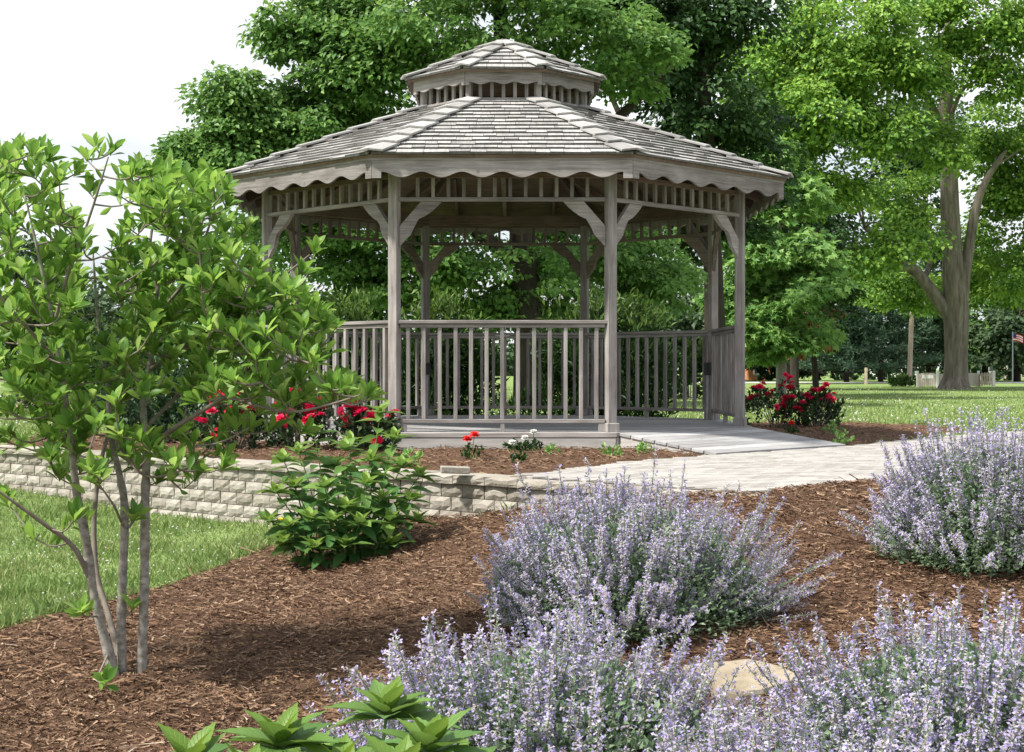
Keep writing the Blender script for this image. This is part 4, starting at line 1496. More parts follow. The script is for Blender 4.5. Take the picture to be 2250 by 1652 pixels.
# bedding geraniums and small seedlings
GER = {'red': bloom_mesh('flower_head', [(7, -.1, 1.0), (7, .5, 1.0), (5, 1.0, .8)], .042), 'white': bloom_mesh('flower_head', [(7, -.1, 1.0), (7, .5, 1.0), (5, 1.0, .8)], .036)}
GER['red'].materials.append(M['geranium'])
GER['white'].materials.append(M['white_petal'])


def geranium(label, x, y, colr, heads, h=.16, w=.09, poly=UPPER_BED, leafm='hedge'):
    z = float(bedz(np.array([x]), np.array([y]), poly, .025)[0])
    t_, sp = bush('geranium', label, 'flower', (x, y, z), w, w, h * .8, 90, .036, 'kite', M[leafm], stems=5, stemm='stem')
    for dx, dz in heads:
        g = Geo()
        add_tube(g, [(0, 0, .02), (dx * .6, -.01, (h + dz) * .6), (dx, -.02, h + dz)], .003, 4)
        st = obj('flower_stem', g.mesh('flower_stem'), M['stem'], t_, T(x, y, z))
        obj('flower_head', GER[colr], None, t_, T(x + dx, y - .02, z + h + dz) @ Rx(.25))


def gpos(xp, yp, z=UP):
    Z = (CAMH - z) * FPX / (yp - HY)
    return (xp - CX) / FPX * Z, Z


geranium('red geranium in the mulch below the front railing', *gpos(1035, 1016), 'red', [(-.03, .0), (.03, .035)])
geranium('white geranium with tallest bloom below the front railing', *gpos(1172, 1000), 'white', [(0.0, .03)], h=.15)
geranium('white geranium in the middle of the row below the railing', *gpos(1158, 1002), 'white', [(-.02, .0)], h=.13)
geranium('white geranium beside the red geranium', *gpos(1128, 1003), 'white', [(-.01, -.04)], h=.12)
geranium('small red geranium near the brick path edge', *gpos(1138, 1028), 'red', [], h=.10, w=.06)
geranium('lone red geranium in the right-hand bed by the ramp', *gpos(1738, 958), 'red', [(0, .0)], h=.13, poly=RIGHT_BED)
for (xp, yp, w, lab) in ((1345, 1008, .09, 'small green seedling at the foot of the ramp corner'), (1420, 1004, .07, 'small green seedling beside the ramp'),
                         (1830, 962, .11, 'dark leafy seedling in the right-hand bed'), (1850, 980, .12, 'grey-green seedling at the edge of the right-hand bed'),
                         (1215, 1004, .06, 'tiny seedling in the mulch in front of the deck'), (905, 1028, .10, 'pale seedling on the terrace behind the wall cap')):
    x, y = gpos(xp, yp)
    pl = RIGHT_BED if xp > 1700 else UPPER_BED
    z = float(bedz(np.array([x]), np.array([y]), pl, .025)[0])
    bush('seedling', lab, 'plant', (x, y, z), w, w, w * 1.2, 70, .045, 'kite', M['oak'], stems=4, stemm='stem')
x, y = gpos(1000, 1046)
obb = obj('loose_brick', box_mesh('loose_brick', .21, .10, .05, .006), M['block'], None, T(x, y, UP + .045) @ Rz(.15) @ Ry(.04))
tag(obb, 'loose pale brick lying in the mulch behind the wall cap', 'brick')


# ------------------------------------------------------------------ magnolia
mz = g1(-1.72, 6.45)
MB = px(270, 1508, 6.45)
mag = thing('magnolia_tree', 'multi-stemmed young magnolia with smooth grey stems and glossy leaves', 'tree', (MB[0], 6.45, mz))
MO = Matrix.Translation((MB[0], 6.45, mz))
org = (MB[0], 6.45, mz)
q = lambda *pts: [px(*p) for p in pts]
stems = [
    (q((264, 1530, 6.45), (240, 1440, 6.44), (207, 1310, 6.42), (190, 1190, 6.40), (168, 1080, 6.38), (155, 960, 6.35), (135, 820, 6.32), (115, 700, 6.30), (85, 560, 6.28), (55, 430, 6.26)), [.030, .027, .024, .023, .020, .017, .014, .011, .008, .004], 'bark'),
    (q((272, 1525, 6.47), (266, 1400, 6.50), (270, 1260, 6.52), (274, 1120, 6.54), (262, 1040, 6.56), (240, 940, 6.6), (236, 850, 6.62), (215, 700, 6.66), (205, 560, 6.7)), [.027, .024, .022, .020, .016, .014, .012, .009, .004], 'bark'),
    (q((309, 1520, 6.50), (317, 1300, 6.50), (319, 1100, 6.50), (322, 990, 6.52), (315, 880, 6.54), (336, 760, 6.56), (346, 640, 6.58), (372, 500, 6.60), (392, 390, 6.62)), [.026, .024, .022, .020, .016, .013, .010, .007, .004], 'bark'),
]
branches = [
    (q((262, 1440, 6.5), (235, 1340, 6.6), (212, 1260, 6.66), (207, 1130, 6.72), (225, 1000, 6.8), (262, 880, 6.86), (290, 760, 6.9), (300, 620, 6.92)), [.016, .014, .013, .012, .010, .009, .007, .004]),
    (q((196, 1268, 6.41), (160, 1200, 6.35), (95, 1150, 6.28), (40, 1110, 6.22), (-30, 1060, 6.16)), [.013, .011, .009, .007, .004]),
    (q((322, 1000, 6.52), (370, 950, 6.42), (440, 905, 6.34), (500, 870, 6.28), (570, 830, 6.22), (640, 790, 6.18)), [.014, .012, .010, .009, .007, .004]),
    (q((500, 870, 6.28), (560, 890, 6.2), (640, 905, 6.12), (720, 890, 6.06), (790, 868, 6.02)), [.008, .007, .006, .005, .003]),
    (q((330, 810, 6.55), (420, 750, 6.6), (510, 700, 6.66), (600, 625, 6.7), (680, 560, 6.72)), [.010, .009, .008, .006, .003]),
    (q((340, 700, 6.57), (420, 600, 6.50), (455, 510, 6.45), (475, 440, 6.42)), [.009, .008, .006, .003]),
    (q((130, 800, 6.32), (60, 720, 6.2), (0, 650, 6.12), (-50, 560, 6.05)), [.009, .008, .006, .003]),
    (q((118, 715, 6.3), (150, 600, 6.22), (185, 510, 6.18), (215, 420, 6.15), (238, 345, 6.12)), [.008, .007, .006, .005, .003]),
    (q((158, 980, 6.36), (100, 900, 6.5), (50, 860, 6.6), (-10, 830, 6.7)), [.009, .008, .006, .003]),
    (q((318, 1090, 6.5), (280, 1160, 6.42), (250, 1110, 6.3), (215, 1060, 6.24)), [.007, .006, .005, .003]),
    (q((346, 640, 6.58), (330, 540, 6.66), (345, 440, 6.7), (330, 385, 6.7)), [.008, .007, .005, .003]),
    (q((320, 940, 6.53), (400, 860, 6.7), (480, 800, 6.82), (570, 760, 6.9)), [.009, .008, .006, .003]),
    (q((240, 950, 6.6), (310, 1040, 6.3), (380, 1040, 6.2), (440, 1010, 6.12)), [.007, .006, .005, .003]),
]
nodes = []
for P_, r_, mt in stems:
    g = Geo()
    Q = smooth_path(P_, 44)
    rr = np.interp(np.linspace(0, 1, 44), np.linspace(0, 1, len(r_)), r_)
    rr = .86 * rr * (1 + .05 * np.sin(np.arange(44) * 1.7) + .06 * rng.normal(size=44))
    add_tube(g, Q, rr, 10)
    obj('stem', g.mesh('stem', True, org), M['bark'], mag, MO)
    nodes += list(Q[5:])
g = Geo()
for P_, r_ in branches:
    Q = smooth_path(P_, 22)
    rr = np.interp(np.linspace(0, 1, 22), np.linspace(0, 1, len(r_)), r_)
    add_tube(g, Q, rr, 7)
    nodes += list(Q[2:])
ros = []
LOB = [(60, 430, 100, 110, 24), (95, 600, 105, 130, 28), (60, 760, 130, 120, 28), (180, 840, 140, 110, 26), (340, 420, 80, 55, 16), (415, 450, 85, 78, 26),
       (350, 590, 115, 110, 34), (480, 600, 95, 120, 32), (400, 770, 170, 115, 40), (560, 690, 90, 100, 22), (640, 690, 60, 55, 10), (685, 740, 45, 60, 9),
       (560, 870, 120, 55, 11), (755, 868, 60, 28, 10), (80, 930, 120, 80, 14), (240, 980, 150, 80, 14), (400, 1000, 130, 65, 8), (590, 960, 100, 45, 3), (620, 800, 80, 60, 12), (-40, 560, 80, 200, 14), (-50, 850, 80, 150, 10)]
for (x, y, rx, ry, k) in LOB:
    for _ in range(int(k * 1.95)):
        a, rr = rng.random() * 2 * np.pi, math.sqrt(rng.random())
        Zd = 6.45 + np.clip(rng.normal(0, .30), -.62, .62)
        ros.append(px(x + rx * rr * math.cos(a), y + ry * rr * math.sin(a), Zd))
for (x, y) in ((165, 382), (210, 322), (246, 335), (196, 420), (162, 478), (190, 350), (150, 545), (690, 552), (665, 600), (640, 640), (700, 690), (715, 720), (815, 872), (20, 1110), (165, 1138), (292, 1140), (345, 1058), (75, 1182),
               (130, 1050), (215, 1062), (430, 1015), (8, 1095), (182, 1150), (330, 385), (300, 378), (178, 1345), (292, 1338), (232, 1500)):
    ros.append(px(x, y, 6.3 + rng.normal(0, .12)))
ros = np.array(ros)
nodes = np.array(nodes)
dist = np.array([np.min(np.linalg.norm(nodes - r_, axis=1)) for r_ in ros])
LP, LD, LN, LS, LR = [], [], [], [], []
for j in np.argsort(dist):
    e = ros[j]
    cost = np.linalg.norm(nodes - e, axis=1) + np.maximum(nodes[:, 2] - e[2] + .02, 0) * 1.5
    i = int(np.argmin(cost))
    a = nodes[i]
    L = np.linalg.norm(e - a)
    mid = (a + e) / 2 + np.array([0, 0, -.10]) * L + rng.normal(0, .05, 3) * L
    Q = smooth_path([a, mid, e], 6)
    add_tube(g, Q, np.linspace(.0048, .0028, 6), 5)
    nodes = np.concatenate([nodes, Q[1:]])
    ax = unit(unit(e - mid) * .8 + np.array([0, 0, 1.1]) + rng.normal(0, .2, 3))
    u = unit(np.cross(ax, rng.normal(size=3)))
    v = np.cross(ax, u)
    k = rng.integers(6, 11)
    for m_ in range(k):
        an = m_ * 2.4 + rng.normal(0, .2)
        spread = .22 + .62 * (1 - m_ / k) + rng.normal(0, .12)
        d = ax * math.cos(spread) + (u * math.cos(an) + v * math.sin(an)) * math.sin(spread)
        nn = ax * math.sin(spread) - (u * math.cos(an) + v * math.sin(an)) * math.cos(spread)
        LP.append(e - ax * (.018 * (1 - m_ / k)))
        LD.append(d)
        LN.append(nn + rng.normal(0, .25, 3))
        LS.append((.064 + .042 * rng.random()) * (.7 if m_ == k - 1 else 1))
        LR.append(rng.random() * (.8 if m_ < k - 2 else .4) + (.55 if m_ >= k - 2 else 0))
    # a few leaves along longer twigs
    if L > .09:
        for m_ in range(3):
            p = Q[2 + m_]
            d = unit(rng.normal(0, .6, 3) + np.array([0, 0, .8]))
            LP.append(p)
            LD.append(d)
            LN.append(rng.normal(0, .5, 3) + np.array([0, 0, .6]))
            LS.append(.055 + .03 * rng.random())
            LR.append(rng.random() * .8)
obj('branches', g.mesh('branches', True, org), M['twig'], mag, MO)
LP, LD, LN, LS, LR = map(np.array, (LP, LD, LN, LS, np.clip(LR, 0, .99)))
LF = frames(LD, LN)
near = np.argsort(LP[:, 1] - 2.0 * LS * (np.abs(LF[:, 1, 2])))[:300]
lm = [np_mesh('leaf', OBOV[0] * .1 * np.array([w, 1, 1]), OBOV[1], np.full(len(OBOV[0]), r_), OBOV[2], smooth=True, age=np.zeros(len(OBOV[0]))) for r_, w in ((.05, 1), (.3, .9), (.5, 1.05), (.7, 1))]
for me in lm:
    me.materials.append(M['magnolia'])
sel = np.zeros(len(LP), bool)
sel[near] = True
for i in near:
    Mx = Matrix([[*LF[i, 0], LP[i, 0]], [*LF[i, 1], LP[i, 1]], [*LF[i, 2], LP[i, 2]], [0, 0, 0, 1]]) @ Matrix.Scale(LS[i] / .1, 4)
    obj('leaf', lm[i % 4], None, mag, Mx)
g = Geo()
scatter(g, OBOV[0], OBOV[1], LP[~sel], LF[~sel], LS[~sel], LR[~sel], uv=OBOV[2])
obj('foliage', g.mesh('foliage', True, org), M['magnolia'], mag, MO, kind='stuff')


# ------------------------------------------------------------------ broad-leaved perennials
def perennial(name, label, base, specs, leaf_len, leafm, tipn=9, maxparts=300, pair=.085, seed_scale=1.0):
    """specs: (foot xy, top xyz); opposite leaf pairs and a whorl of young leaves on top"""
    t_ = thing(name, label, 'plant', base)
    B = Matrix.Translation(Vector(base))
    P_, D_, N_, S_, A_ = [], [], [], [], []
    for foot, top in specs:
        f3 = np.array([foot[0], foot[1], g1(*foot) + .01])
        top = np.array(top, float)
        mid = (f3 + top) / 2 + np.array([0, 0, .06])
        mid[:2] = f3[:2] + (top[:2] - f3[:2]) * .35
        Q = smooth_path([f3, mid, top], 12)
        g = Geo()
        add_tube(g, Q, np.linspace(.0065, .0035, 12), 6, rng.random())
        obj('stalk', g.mesh('stalk', True, base), M['stem'], t_, B)
        H = np.linalg.norm(top - f3)
        nn_ = int(H / pair)
        for i in range(1, nn_ + 1):
            t2 = i / (nn_ + .3)
            if t2 < .12:
                continue
            p = np.array([np.interp(t2, np.linspace(0, 1, 12), Q[:, c_]) for c_ in range(3)])
            a0 = i * 1.57 + rng.normal(0, .3)
            for s_ in (0, math.pi):
                a = a0 + s_ + rng.normal(0, .15)
                el = -.62 + .85 * t2 + rng.normal(0, .22)
                d = np.array([math.cos(a) * math.cos(el), math.sin(a) * math.cos(el), math.sin(el)])
                P_.append(p)
                D_.append(d)
                N_.append(np.array([-math.cos(a) * math.sin(el), -math.sin(a) * math.sin(el), math.cos(el)]) + rng.normal(0, .28, 3))
                S_.append(leaf_len * (.75 + .4 * rng.random()) * (1.0 if t2 < .8 else .9))
                A_.append(np.clip((t2 - .72) * 1.6, 0, .6) + .1 * rng.random())
        for m_ in range(tipn):
            a = m_ * 2.4 + rng.normal(0, .15)
            el = .22 + 1.05 * (m_ / tipn) ** 1.1 + rng.normal(0, .12)
            d = np.array([math.cos(a) * math.cos(el), math.sin(a) * math.cos(el), math.sin(el)])
            P_.append(top - np.array([0, 0, .02 * (1 - m_ / tipn)]))
            D_.append(d)
            N_.append(np.array([-math.cos(a) * math.sin(el), -math.sin(a) * math.sin(el), math.cos(el)]))
            S_.append(leaf_len * (1.0 - .55 * m_ / tipn) * (.85 + .3 * rng.random()))
            A_.append(.15 + .8 * m_ / tipn)
    P_, D_, N_, S_, A_ = map(np.array, (P_, D_, N_, S_, A_))
    Fr = frames(D_, N_)
    ordr = np.argsort(P_[:, 1] - P_[:, 2] * .6)
    R_ = rng.random(len(P_))
    lv = []
    for ageq in (0, .25, .5, .75, 1.0):
        me = np_mesh('leaf', BROAD[0] * .1, BROAD[1], np.full(len(BROAD[0]), .1), BROAD[2], smooth=True, age=np.full(len(BROAD[0]), ageq))
        me.materials.append(leafm)
        lv.append(me)
    for i in ordr[:maxparts]:
        Mx = Matrix([[*Fr[i, 0], P_[i, 0]], [*Fr[i, 1], P_[i, 1]], [*Fr[i, 2], P_[i, 2]], [0, 0, 0, 1]]) @ Matrix.Scale(S_[i] / .1, 4)
        obj('leaf', lv[int(np.clip(round(A_[i] * 4), 0, 4))], None, t_, Mx)
    r_ = ordr[maxparts:]
    if len(r_):
        g = Geo()
        scatter(g, BROAD[0], BROAD[1], P_[r_], Fr[r_], S_[r_], R_[r_], A_[r_], BROAD[2])
        obj('foliage', g.mesh('foliage', True, base), leafm, t_, B, kind='stuff')


specs = []
for (x, y, Z) in ((690, 950, 9.9), (622, 1008, 9.7), (759, 985, 9.6), (867, 962, 9.8), (884, 1020, 9.6), (605, 1078, 9.5), (713, 1066, 9.4), (804, 1060, 9.4), (924, 1043, 9.9), (590, 1142, 9.5),
                  (836, 904, 10.1), (770, 968, 10.2), (656, 991, 10.2), (901, 1095, 9.6), (679, 1136, 9.3), (793, 1147, 9.25), (736, 1020, 10.0), (633, 1153, 9.35), (856, 1142, 9.4), (730, 1142, 9.25), (918, 1142, 9.7),
                  (645, 1066, 9.6), (759, 1113, 9.35), (839, 1095, 9.45), (816, 1008, 9.9), (622, 1188, 9.3), (759, 1194, 9.2), (861, 1194, 9.35), (690, 1200, 9.2)):
    tp = px(x, y, Z)
    bx_, by_ = -1.10, 9.78
    specs.append(((bx_ + (tp[0] - bx_) * .6, by_ + (tp[1] - by_) * .75), tp))
perennial('leafy_perennial', 'bushy clump of broad dark-green leaves with pale tips before the wall', (-1.10, 9.78, g1(-1.10, 9.78)), specs, .165, M['broad'], tipn=8, pair=.062)
specs = []
for (x, y, Z) in ((618, 1628, 2.90), (850, 1562, 3.20), (945, 1640, 2.86), (420, 1675, 2.95), (750, 1690, 2.85), (540, 1710, 2.75), (690, 1700, 3.05), (880, 1710, 2.7), (1000, 1700, 3.0)):
    tp = px(x, y, Z)
    specs.append(((-.38 + (tp[0] + .38) * .6, 2.98 + (tp[1] - 2.98) * .6), tp))
perennial('leafy_perennial', 'large-leaved perennial with yellow-green tops in the foreground mulch', (-.38, 2.98, g1(-.38, 2.98)), specs, .158, M['broad_front'], tipn=14, pair=.07)


# ------------------------------------------------------------------ catmint
def stalk_geo(seed):
    """unit-tall flowering stalk (1 = 0.7 m): stem, leaf pairs, whorls of two-lipped flowers"""
    r_ = np.random.default_rng(seed)
    g = Geo()
    bx, by = r_.normal(0, .05, 2)
    cv = lambda t_: np.array([bx * t_ * t_, by * t_ * t_, t_])
    Q = np.array([cv(t_) for t_ in np.linspace(0, 1, 6)])
    V, F, F2 = tube(Q, np.linspace(.0050, .0026, 6), 3)
    g.add(V, F, .5, mi=0)
    for i in range(7):
        p = cv(.18 + i * .075)
        a = i * 1.57 + r_.normal(0, .2) + np.array([0, math.pi])
        d = np.stack([np.cos(a), np.sin(a), np.full(2, .25)], -1)
        scatter(g, KITE[0], KITE[1], np.tile(p, (2, 1)), frames(d, np.tile([[0, 0, 1.]], (2, 1))), np.full(2, .050 - .003 * i), r_.random(2), mi=0)
    tw = [.52, .60, .67, .73, .78, .82, .855, .885, .915, .94, .962, .982, 1.0]
    for i, tt in enumerate(tw):
        p = cv(tt)
        k = 10 if i < 9 else 6
        a = r_.random(k) * 2 * np.pi
        el = r_.normal(.30, .5, k)
        d = np.stack([np.cos(a) * np.cos(el), np.sin(a) * np.cos(el), np.sin(el)], -1)
        rad = (.024 if i < 8 else .016) * (.4 + 1.0 * r_.random(k))
        pos = p + d * (rad * .35)[:, None] + np.stack([np.zeros(k), np.zeros(k), r_.normal(0, .008, k)], -1)
        nn = np.tile([[0, 0, 1.]], (k, 1)) + r_.normal(0, .4, (k, 3))
        scatter(g, TRI[0], TRI[1], pos, frames(d, nn), .017 + .008 * r_.random(k), r_.random(k), mi=2)
        fl = r_.random(k) < .40
        if fl.any():
            kk = int(fl.sum())
            scatter(g, KITE[0] * np.array([1.4, 1, 1]), KITE[1], pos[fl] + d[fl] * .012, frames(d[fl] + r_.normal(0, .3, (kk, 3)), nn[fl]), .014 + .008 * r_.random(kk), r_.random(kk), mi=1)
        # side sprays low on the spike
        if i < 4 and r_.random() < .5:
            a1 = r_.random() * 6.28
            tip = p + np.array([math.cos(a1) * .05, math.sin(a1) * .05, .07])
            V, F, F2 = tube(np.array([p, (p + tip) / 2 + np.array([0, 0, -.006]), tip]), .0025, 3)
            g.add(V, F, .6, mi=0)
            pos = tip + r_.normal(0, .011, (6, 3))
            dd = unit(r_.normal(size=(6, 3)) + np.array([0, 0, .4]))
            scatter(g, KITE[0], KITE[1], pos, frames(dd, r_.normal(size=(6, 3))), np.full(6, .020), r_.random(6), mi=2)
            scatter(g, KITE[0], KITE[1], pos + dd * .01, frames(dd, r_.normal(size=(6, 3))), np.full(6, .019), r_.random(6), mi=1)
    return g


STK = [stalk_geo(100 + s) for s in range(7)]
CM = [M['cat_leaf'], M['cat_flower'], M['cat_calyx']]
STKM = []
for g in STK:
    me = g.mesh('flower_spike')
    for m_ in CM:
        me.materials.append(m_)
    STKM.append(me)


def catmint(label, x, y, rx, ry, h, N, nleaf, parts=300, tilt=1.0):
    z = g1(x, y) + .02
    base = (x, y, z)
    t_ = thing('catmint', label, 'plant', base, None)
    B = Matrix.Translation(Vector(base))
    items = []
    ph = rng.random() * 6.28
    for i in range(N):
        a = rng.random() * 2 * np.pi
        th = math.acos(1 - .97 * rng.random())                 # polar angle of the tip
        sc_ = (.84 + .16 * rng.random()) * (1 + .11 * max(0, rng.normal()))
        tp = np.array([x + rx * math.sin(th) * math.cos(a) * sc_, y + ry * math.sin(th) * math.sin(a) * sc_, 0.0])
        tp[2] = z + h * (.12 + .88 * math.cos(th) ** .8) * sc_
        lob = 1 + .13 * math.sin(3 * a + ph) + .08 * math.sin(5 * a + 2 * ph)
        tp[:2] = np.array([x, y]) + (tp[:2] - np.array([x, y])) * lob + rng.normal(0, .035, 2)
        if rng.random() < .07:                                  # flopped stalks
            tp[:2] = np.array([x, y]) + (tp[:2] - np.array([x, y])) * 1.10
            tp[2] = z + (tp[2] - z) * .6
        ft = np.array([x + (tp[0] - x) * .50, y + (tp[1] - y) * .50]) + rng.normal(0, .03, 2)
        f3 = np.array([ft[0], ft[1], g1(ft[0], ft[1]) - .01])
        L = np.linalg.norm(tp - f3)
        d = (tp - f3) / L
        items.append((f3, d, L, rng.random() * 6.28, rng.integers(7)))
    # stalks that show largest: front and top first
    items.sort(key=lambda e: (e[0][1] + e[1][1] * e[2]) - .6 * (e[1][2] * e[2]))
    g = Geo()
    for i, (f3, d, L, yaw, sidx) in enumerate(items):
        rot = Vector(d).to_track_quat('Z', 'Y').to_matrix().to_4x4()
        k = .35 * L + .40
        Mx = T(*f3) @ rot @ Rz(yaw) @ Matrix.Diagonal((k * .95, k * .95, L, 1))
        if i < parts:
            obj('flower_spike', STKM[sidx], None, t_, Mx)
        else:
            A = np.array(Mx)
            sg = STK[sidx]
            V = np.concatenate(sg.V) @ A[:3, :3].T + A[:3, 3]
            n0 = g.n
            first = True
            rr = np.concatenate(sg.r)
            sh = rng.random()
            for ks in sg.F:
                for Fb, mb in zip(sg.F[ks], sg.m[ks]):
                    if first:
                        g.V.append(V)
                        g.r.append((rr + sh) % 1.0)
                        g.a.append(np.zeros(len(V)))
                        g.u.append(np.zeros((len(V), 2)))
                        g.n += len(V)
                        first = False
                    g.F.setdefault(ks, []).append(Fb + n0)
                    g.m.setdefault(ks, []).append(mb)
    if g.n:
        o = obj('flower_spikes', g.mesh('flower_spikes', False, base), CM, t_, B, kind='stuff')
    # leafy body
    gl = Geo()
    d = rand_dirs(nleaf)
    d[:, 2] = np.abs(d[:, 2])
    rad = rng.random(nleaf) ** .38
    pos = np.stack([x + rx * .90 * d[:, 0] * rad, y + ry * .90 * d[:, 1] * rad, z + h * .79 * d[:, 2] * rad], -1)
    gnd = gz(pos[:, 0], pos[:, 1])
    pos[:, 2] = np.maximum(pos[:, 2], gnd + .015) + .01
    out = d * np.array([1, 1, .6]) + np.array([0, 0, .35]) + rng.normal(0, .5, (nleaf, 3))
    nn = np.array([0, 0, 1.]) + rng.normal(0, .5, (nleaf, 3))
    scatter(gl, KITE[0], KITE[1], pos, frames(out, nn), .018 + .018 * rng.random(nleaf), rng.random(nleaf))
    obj('foliage', gl.mesh('foliage', False, base), M['cat_leaf'], t_, B, kind='stuff')


catmint('broad mound of lavender catmint between the retaining wall and the sandstone slab', .545, 7.0, .75, .62, .69, 700, 18000)
catmint('lavender catmint mound beside the paver path, facing the far lawn', 2.50, 7.65, .68, .60, .72, 580, 15000)
catmint('lavender catmint behind the large-leaved perennial, beside the sandstone slab', .10, 4.55, .70, .58, .66, 570, 17000)
catmint('tall lavender catmint across the sandstone slab from the large-leaved perennial', 1.36, 4.45, .64, .55, .66, 540, 15000)
catmint('low lavender catmint hiding the near edge of the sandstone slab', .66, 3.66, .56, .42, .56, 440, 11000)
catmint('lavender catmint farthest from the large-leaved foreground perennial', 1.75, 3.70, .52, .45, .55, 280, 5000)

# dandelion in the lower lawn
x, y = gpos(615, 1172, .20)
dn = thing('dandelion', 'single yellow dandelion in the lower lawn', 'flower', (x, y, g1(x, y)))
g = Geo()
add_tube(g, [(0, 0, -.01), (.004, 0, .05), (.006, 0, .085)], .003, 5)
obj('stalk', g.mesh('stalk', True), M['stem'], dn, T(x, y, g1(x, y)))
DM = bloom_mesh('flower_head', [(10, .1, 1.0), (9, .5, .9), (7, 1.0, .7)], .024)
obj('flower_head', DM, M['yellow_petal'], dn, T(x + .006, y, g1(x, y) + .085) @ Rx(.4))

# flat sandstone slab
c_ = px(1635, 1530, 5.95)
zs = g1(c_[0], c_[1])
out = []
for k in range(14):
    a = 2 * math.pi * k / 14
    r_ = 1 / max(abs(math.cos(a - .4)), abs(math.sin(a - .4))) ** .8 * (.96 + .10 * math.sin(3 * a + .5) + .06 * math.sin(5 * a + 1))
    out.append((.19 * r_ * math.cos(a), .20 * r_ * math.sin(a)))
bm = bmesh.new()
vt = [bm.verts.new((p[0] * .97, p[1] * .97, .035)) for p in out]
vb = [bm.verts.new((p[0], p[1], .02)) for p in out]
vc = [bm.verts.new((p[0] * 1.01, p[1] * 1.01, -.08)) for p in out]
bm.faces.new(vt)
for A_, B_ in ((vb, vt), (vc, vb)):
    for i in range(14):
        bm.faces.new((A_[i], A_[(i + 1) % 14], B_[(i + 1) % 14], B_[i]))
me = bpy.data.meshes.new('stepping_stone')
bm.to_mesh(me)
bm.free()
stn = obj('stepping_stone', me, M['stone'], None, T(c_[0], c_[1], zs + .05) @ Rx(.10))
tag(stn, 'flat pale yellow sandstone slab set in the mulch among catmint', 'stone')

# ------------------------------------------------------------------ far side of the lawn
drive = obj('gravel_drive', np_mesh('gravel_drive', np.array([[7, 79, 0], [60, 74, 0], [60, 82, 0], [7, 86, 0]]) + np.array([0, 0, UP + .01]), np.array([[0, 1, 2, 3]])), M['road'], kind='structure')

# picket enclosure behind the maple trunk
fc = thing('picket_enclosure', 'low tan picket enclosure behind the great maple trunk', 'fence', at(2098, 63))
cor = [np.array(at(2016, 61.0)[:2]), np.array(at(2060, 60.0)[:2]), np.array(at(2150, 62.5)[:2]), np.array(at(2184, 62.0)[:2])]
for i, c2 in enumerate(cor):
    obj('fence_post', box_mesh('fence_post', .72, .09, .09, .01), M['fence'] if i else M['white'], fc, pole_m(c2[0], c2[1], UP + .33))
for a, b_ in zip(cor[:-1], cor[1:]):
    L = float(np.linalg.norm(b_ - a))
    an = math.atan2(b_[1] - a[1], b_[0] - a[0])
    nq = int(L / .105)
    mid = (a + b_) / 2
    for zz in (.16, .50):
        board('fence_rail', L - .02, .03, .05, T(mid[0], mid[1], UP + zz) @ Rz(an), fc, M['fence'])
    for j in range(nq):
        p = a + (b_ - a) * ((j + .5) / nq)
        n2 = np.array([math.sin(an), -math.cos(an)]) * .026
        obj('picket', box_mesh('picket', .54, .088, .018, .004), M['fence'], fc, T(p[0] + n2[0], p[1] + n2[1], UP + .29 + .05 * math.sin(math.pi * j / nq)) @ Rz(an) @ Rx(R(90)) @ Rz(R(90)))
sgx = (cor[0] + cor[1]) / 2
an = math.atan2((cor[1] - cor[0])[1], (cor[1] - cor[0])[0])
board('sign_panel', .62, .02, .16, T(sgx[0], sgx[1] - .07, UP + .45) @ Rz(an), fc, M['white'])

up_ = thing('utility_pole', 'leaning wooden utility pole in front of the pines', 'pole', at(1998, 80))
g = Geo()
x0, y0, z0 = at(1998, 80)
add_tube(g, [(0, 0, -.2), (.10, 0, 3), (.45, 0, 9.5)], [.135, .125, .10], 10)
obj('shaft', g.mesh('shaft', True), M['polewood'], up_, T(x0, y0, z0))
obj('crossarm', box_mesh('crossarm', 2.2, .10, .12, .01), M['polewood'], up_, T(x0 + .42, y0 - .12, z0 + 8.9))

fl = thing('flagpole', 'slim white flagpole with striped flag at the lawn edge', 'flagpole', at(2225, 80))
x0, y0, z0 = at(2225, 80)
g = Geo()
add_tube(g, [(0, 0, -.1), (0, 0, 2.6), (0, 0, 2.78)], [.035, .03, .03], 8)
obj('shaft', g.mesh('shaft', True), M['metal'], fl, T(x0, y0, z0))
gf = Geo()
for st in range(7):
    for ci in range(6):
        u0, u1 = ci / 6, (ci + 1) / 6
        pz = lambda u_, v_: (.03 + u_ * .55, .05 * math.sin(u_ * 7), 2.70 - v_ * .40 - .16 * u_ * u_)
        V = [pz(u0, st / 7), pz(u1, st / 7), pz(u1, (st + 1) / 7), pz(u0, (st + 1) / 7)]
        gf.add(V, [(3, 2, 1, 0)], mi=2 if (ci < 2 and st < 4) else st % 2)
obj('flag', gf.mesh('flag'), [M['flag_red'], M['white'], M['flag_blue']], fl, T(x0, y0, z0))


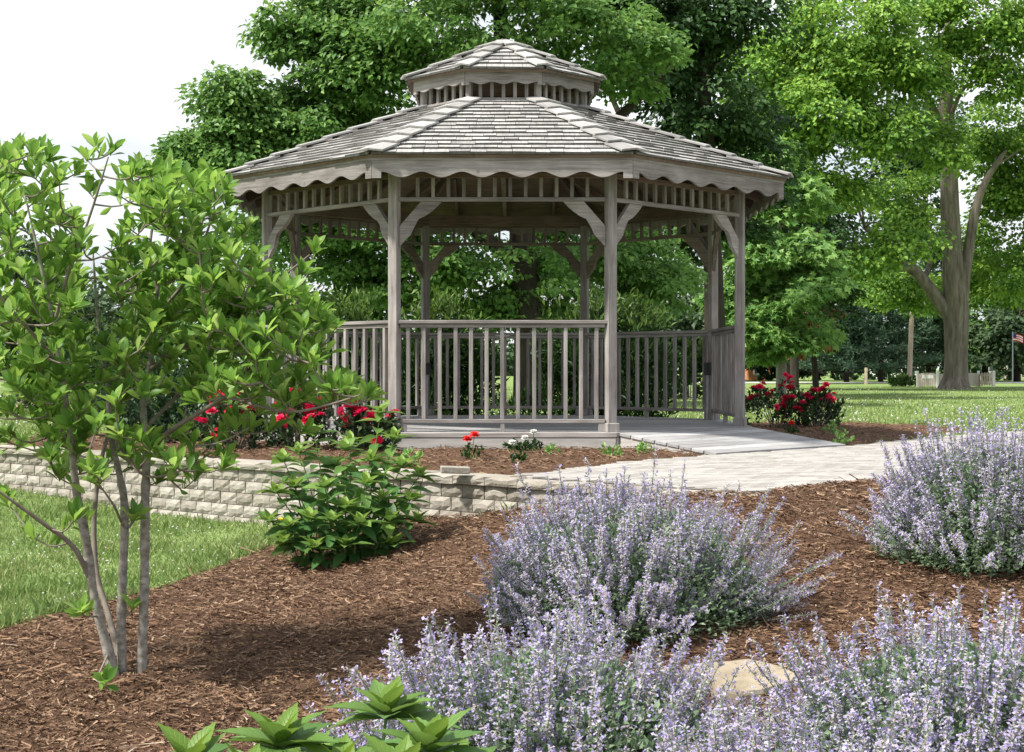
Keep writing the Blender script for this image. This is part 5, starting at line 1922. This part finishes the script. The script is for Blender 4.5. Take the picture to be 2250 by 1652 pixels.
def house(label, x, Z, w, d, h, rf, wallm, nwin):
    b_ = at(x, Z)
    t_ = thing('house', label, 'house', b_)
    obj('wall', box_mesh('house_wall', w, d, h, .02), M[wallm], t_, T(b_[0], b_[1], UP + h / 2))
    P_ = [(-w / 2 - .3, 0), (w / 2 + .3, 0), (w / 2 - .6, rf), (-w / 2 + .6, rf)]
    obj('roof', prism('house_roof', P_, -d / 2 - .3, d / 2 + .3), M['roof_grey'], t_, T(b_[0], b_[1], UP + h + .003))
    for i in range(nwin):
        xx = b_[0] - w / 2 + w * (i + .5) / nwin
        wn = obj('window', box_mesh('house_window', .9, .06, 1.1, .01), M['white'], t_, T(xx, b_[1] - d / 2 - .02, UP + h * .55))
        obj('pane', box_mesh('house_pane', .74, .03, .94, .005), M['glass'], wn, T(xx, b_[1] - d / 2 - .045, UP + h * .55))


house('white house glimpsed between the pine trunks', 1968, 118, 3.2, 4, 1.9, .9, 'white', 2)
house('pale sided house behind the right end of the enclosure', 2165, 112, 4.2, 4, 1.9, 1.0, 'fence', 3)
house('orange brick outbuilding glimpsed under the young oak', 1662, 100, 1.6, 3, 1.7, .8, 'brick', 1)
for x_, Z_, w_, h_, lab in ((1640, 97, 2.2, 1.7, 'dark hedge shrub left of the orange brick outbuilding'), (1710, 96, 1.6, 1.5, 'dark hedge shrub right of the orange brick outbuilding'), (1775, 98, 2.0, 1.8, 'dark hedge shrub beneath the rust-brown tree'),
                            (1850, 100, 2.2, 1.9, 'dark hedge shrub under the lowest pine'), (1915, 102, 1.7, 1.6, 'dark hedge shrub between two pine trunks'), (2035, 100, 2.4, 1.9, 'dark hedge shrub behind the picket enclosure'), (2110, 101, 1.8, 1.7, 'dark hedge shrub left of the pale sided house'), (2215, 97, 1.8, 1.2, 'low scrub at the foot of the flagpole')):
    bush('hedge_shrub', lab, 'shrub', at(x_, Z_), w_, 1.2, h_, 700, .30, 'kite', M['dark_leaf'] if Z_ != 97 or x_ < 2000 else M['farleaf'], stems=6)
mk = obj('marker_post', box_mesh('marker_post', .85, .12, .12, .01), M['polewood'], None, pole_m(*at(1903, 72)[:2], UP + .40))
tag(mk, 'short wooden marker post at the edge of the gravel drive', 'post')
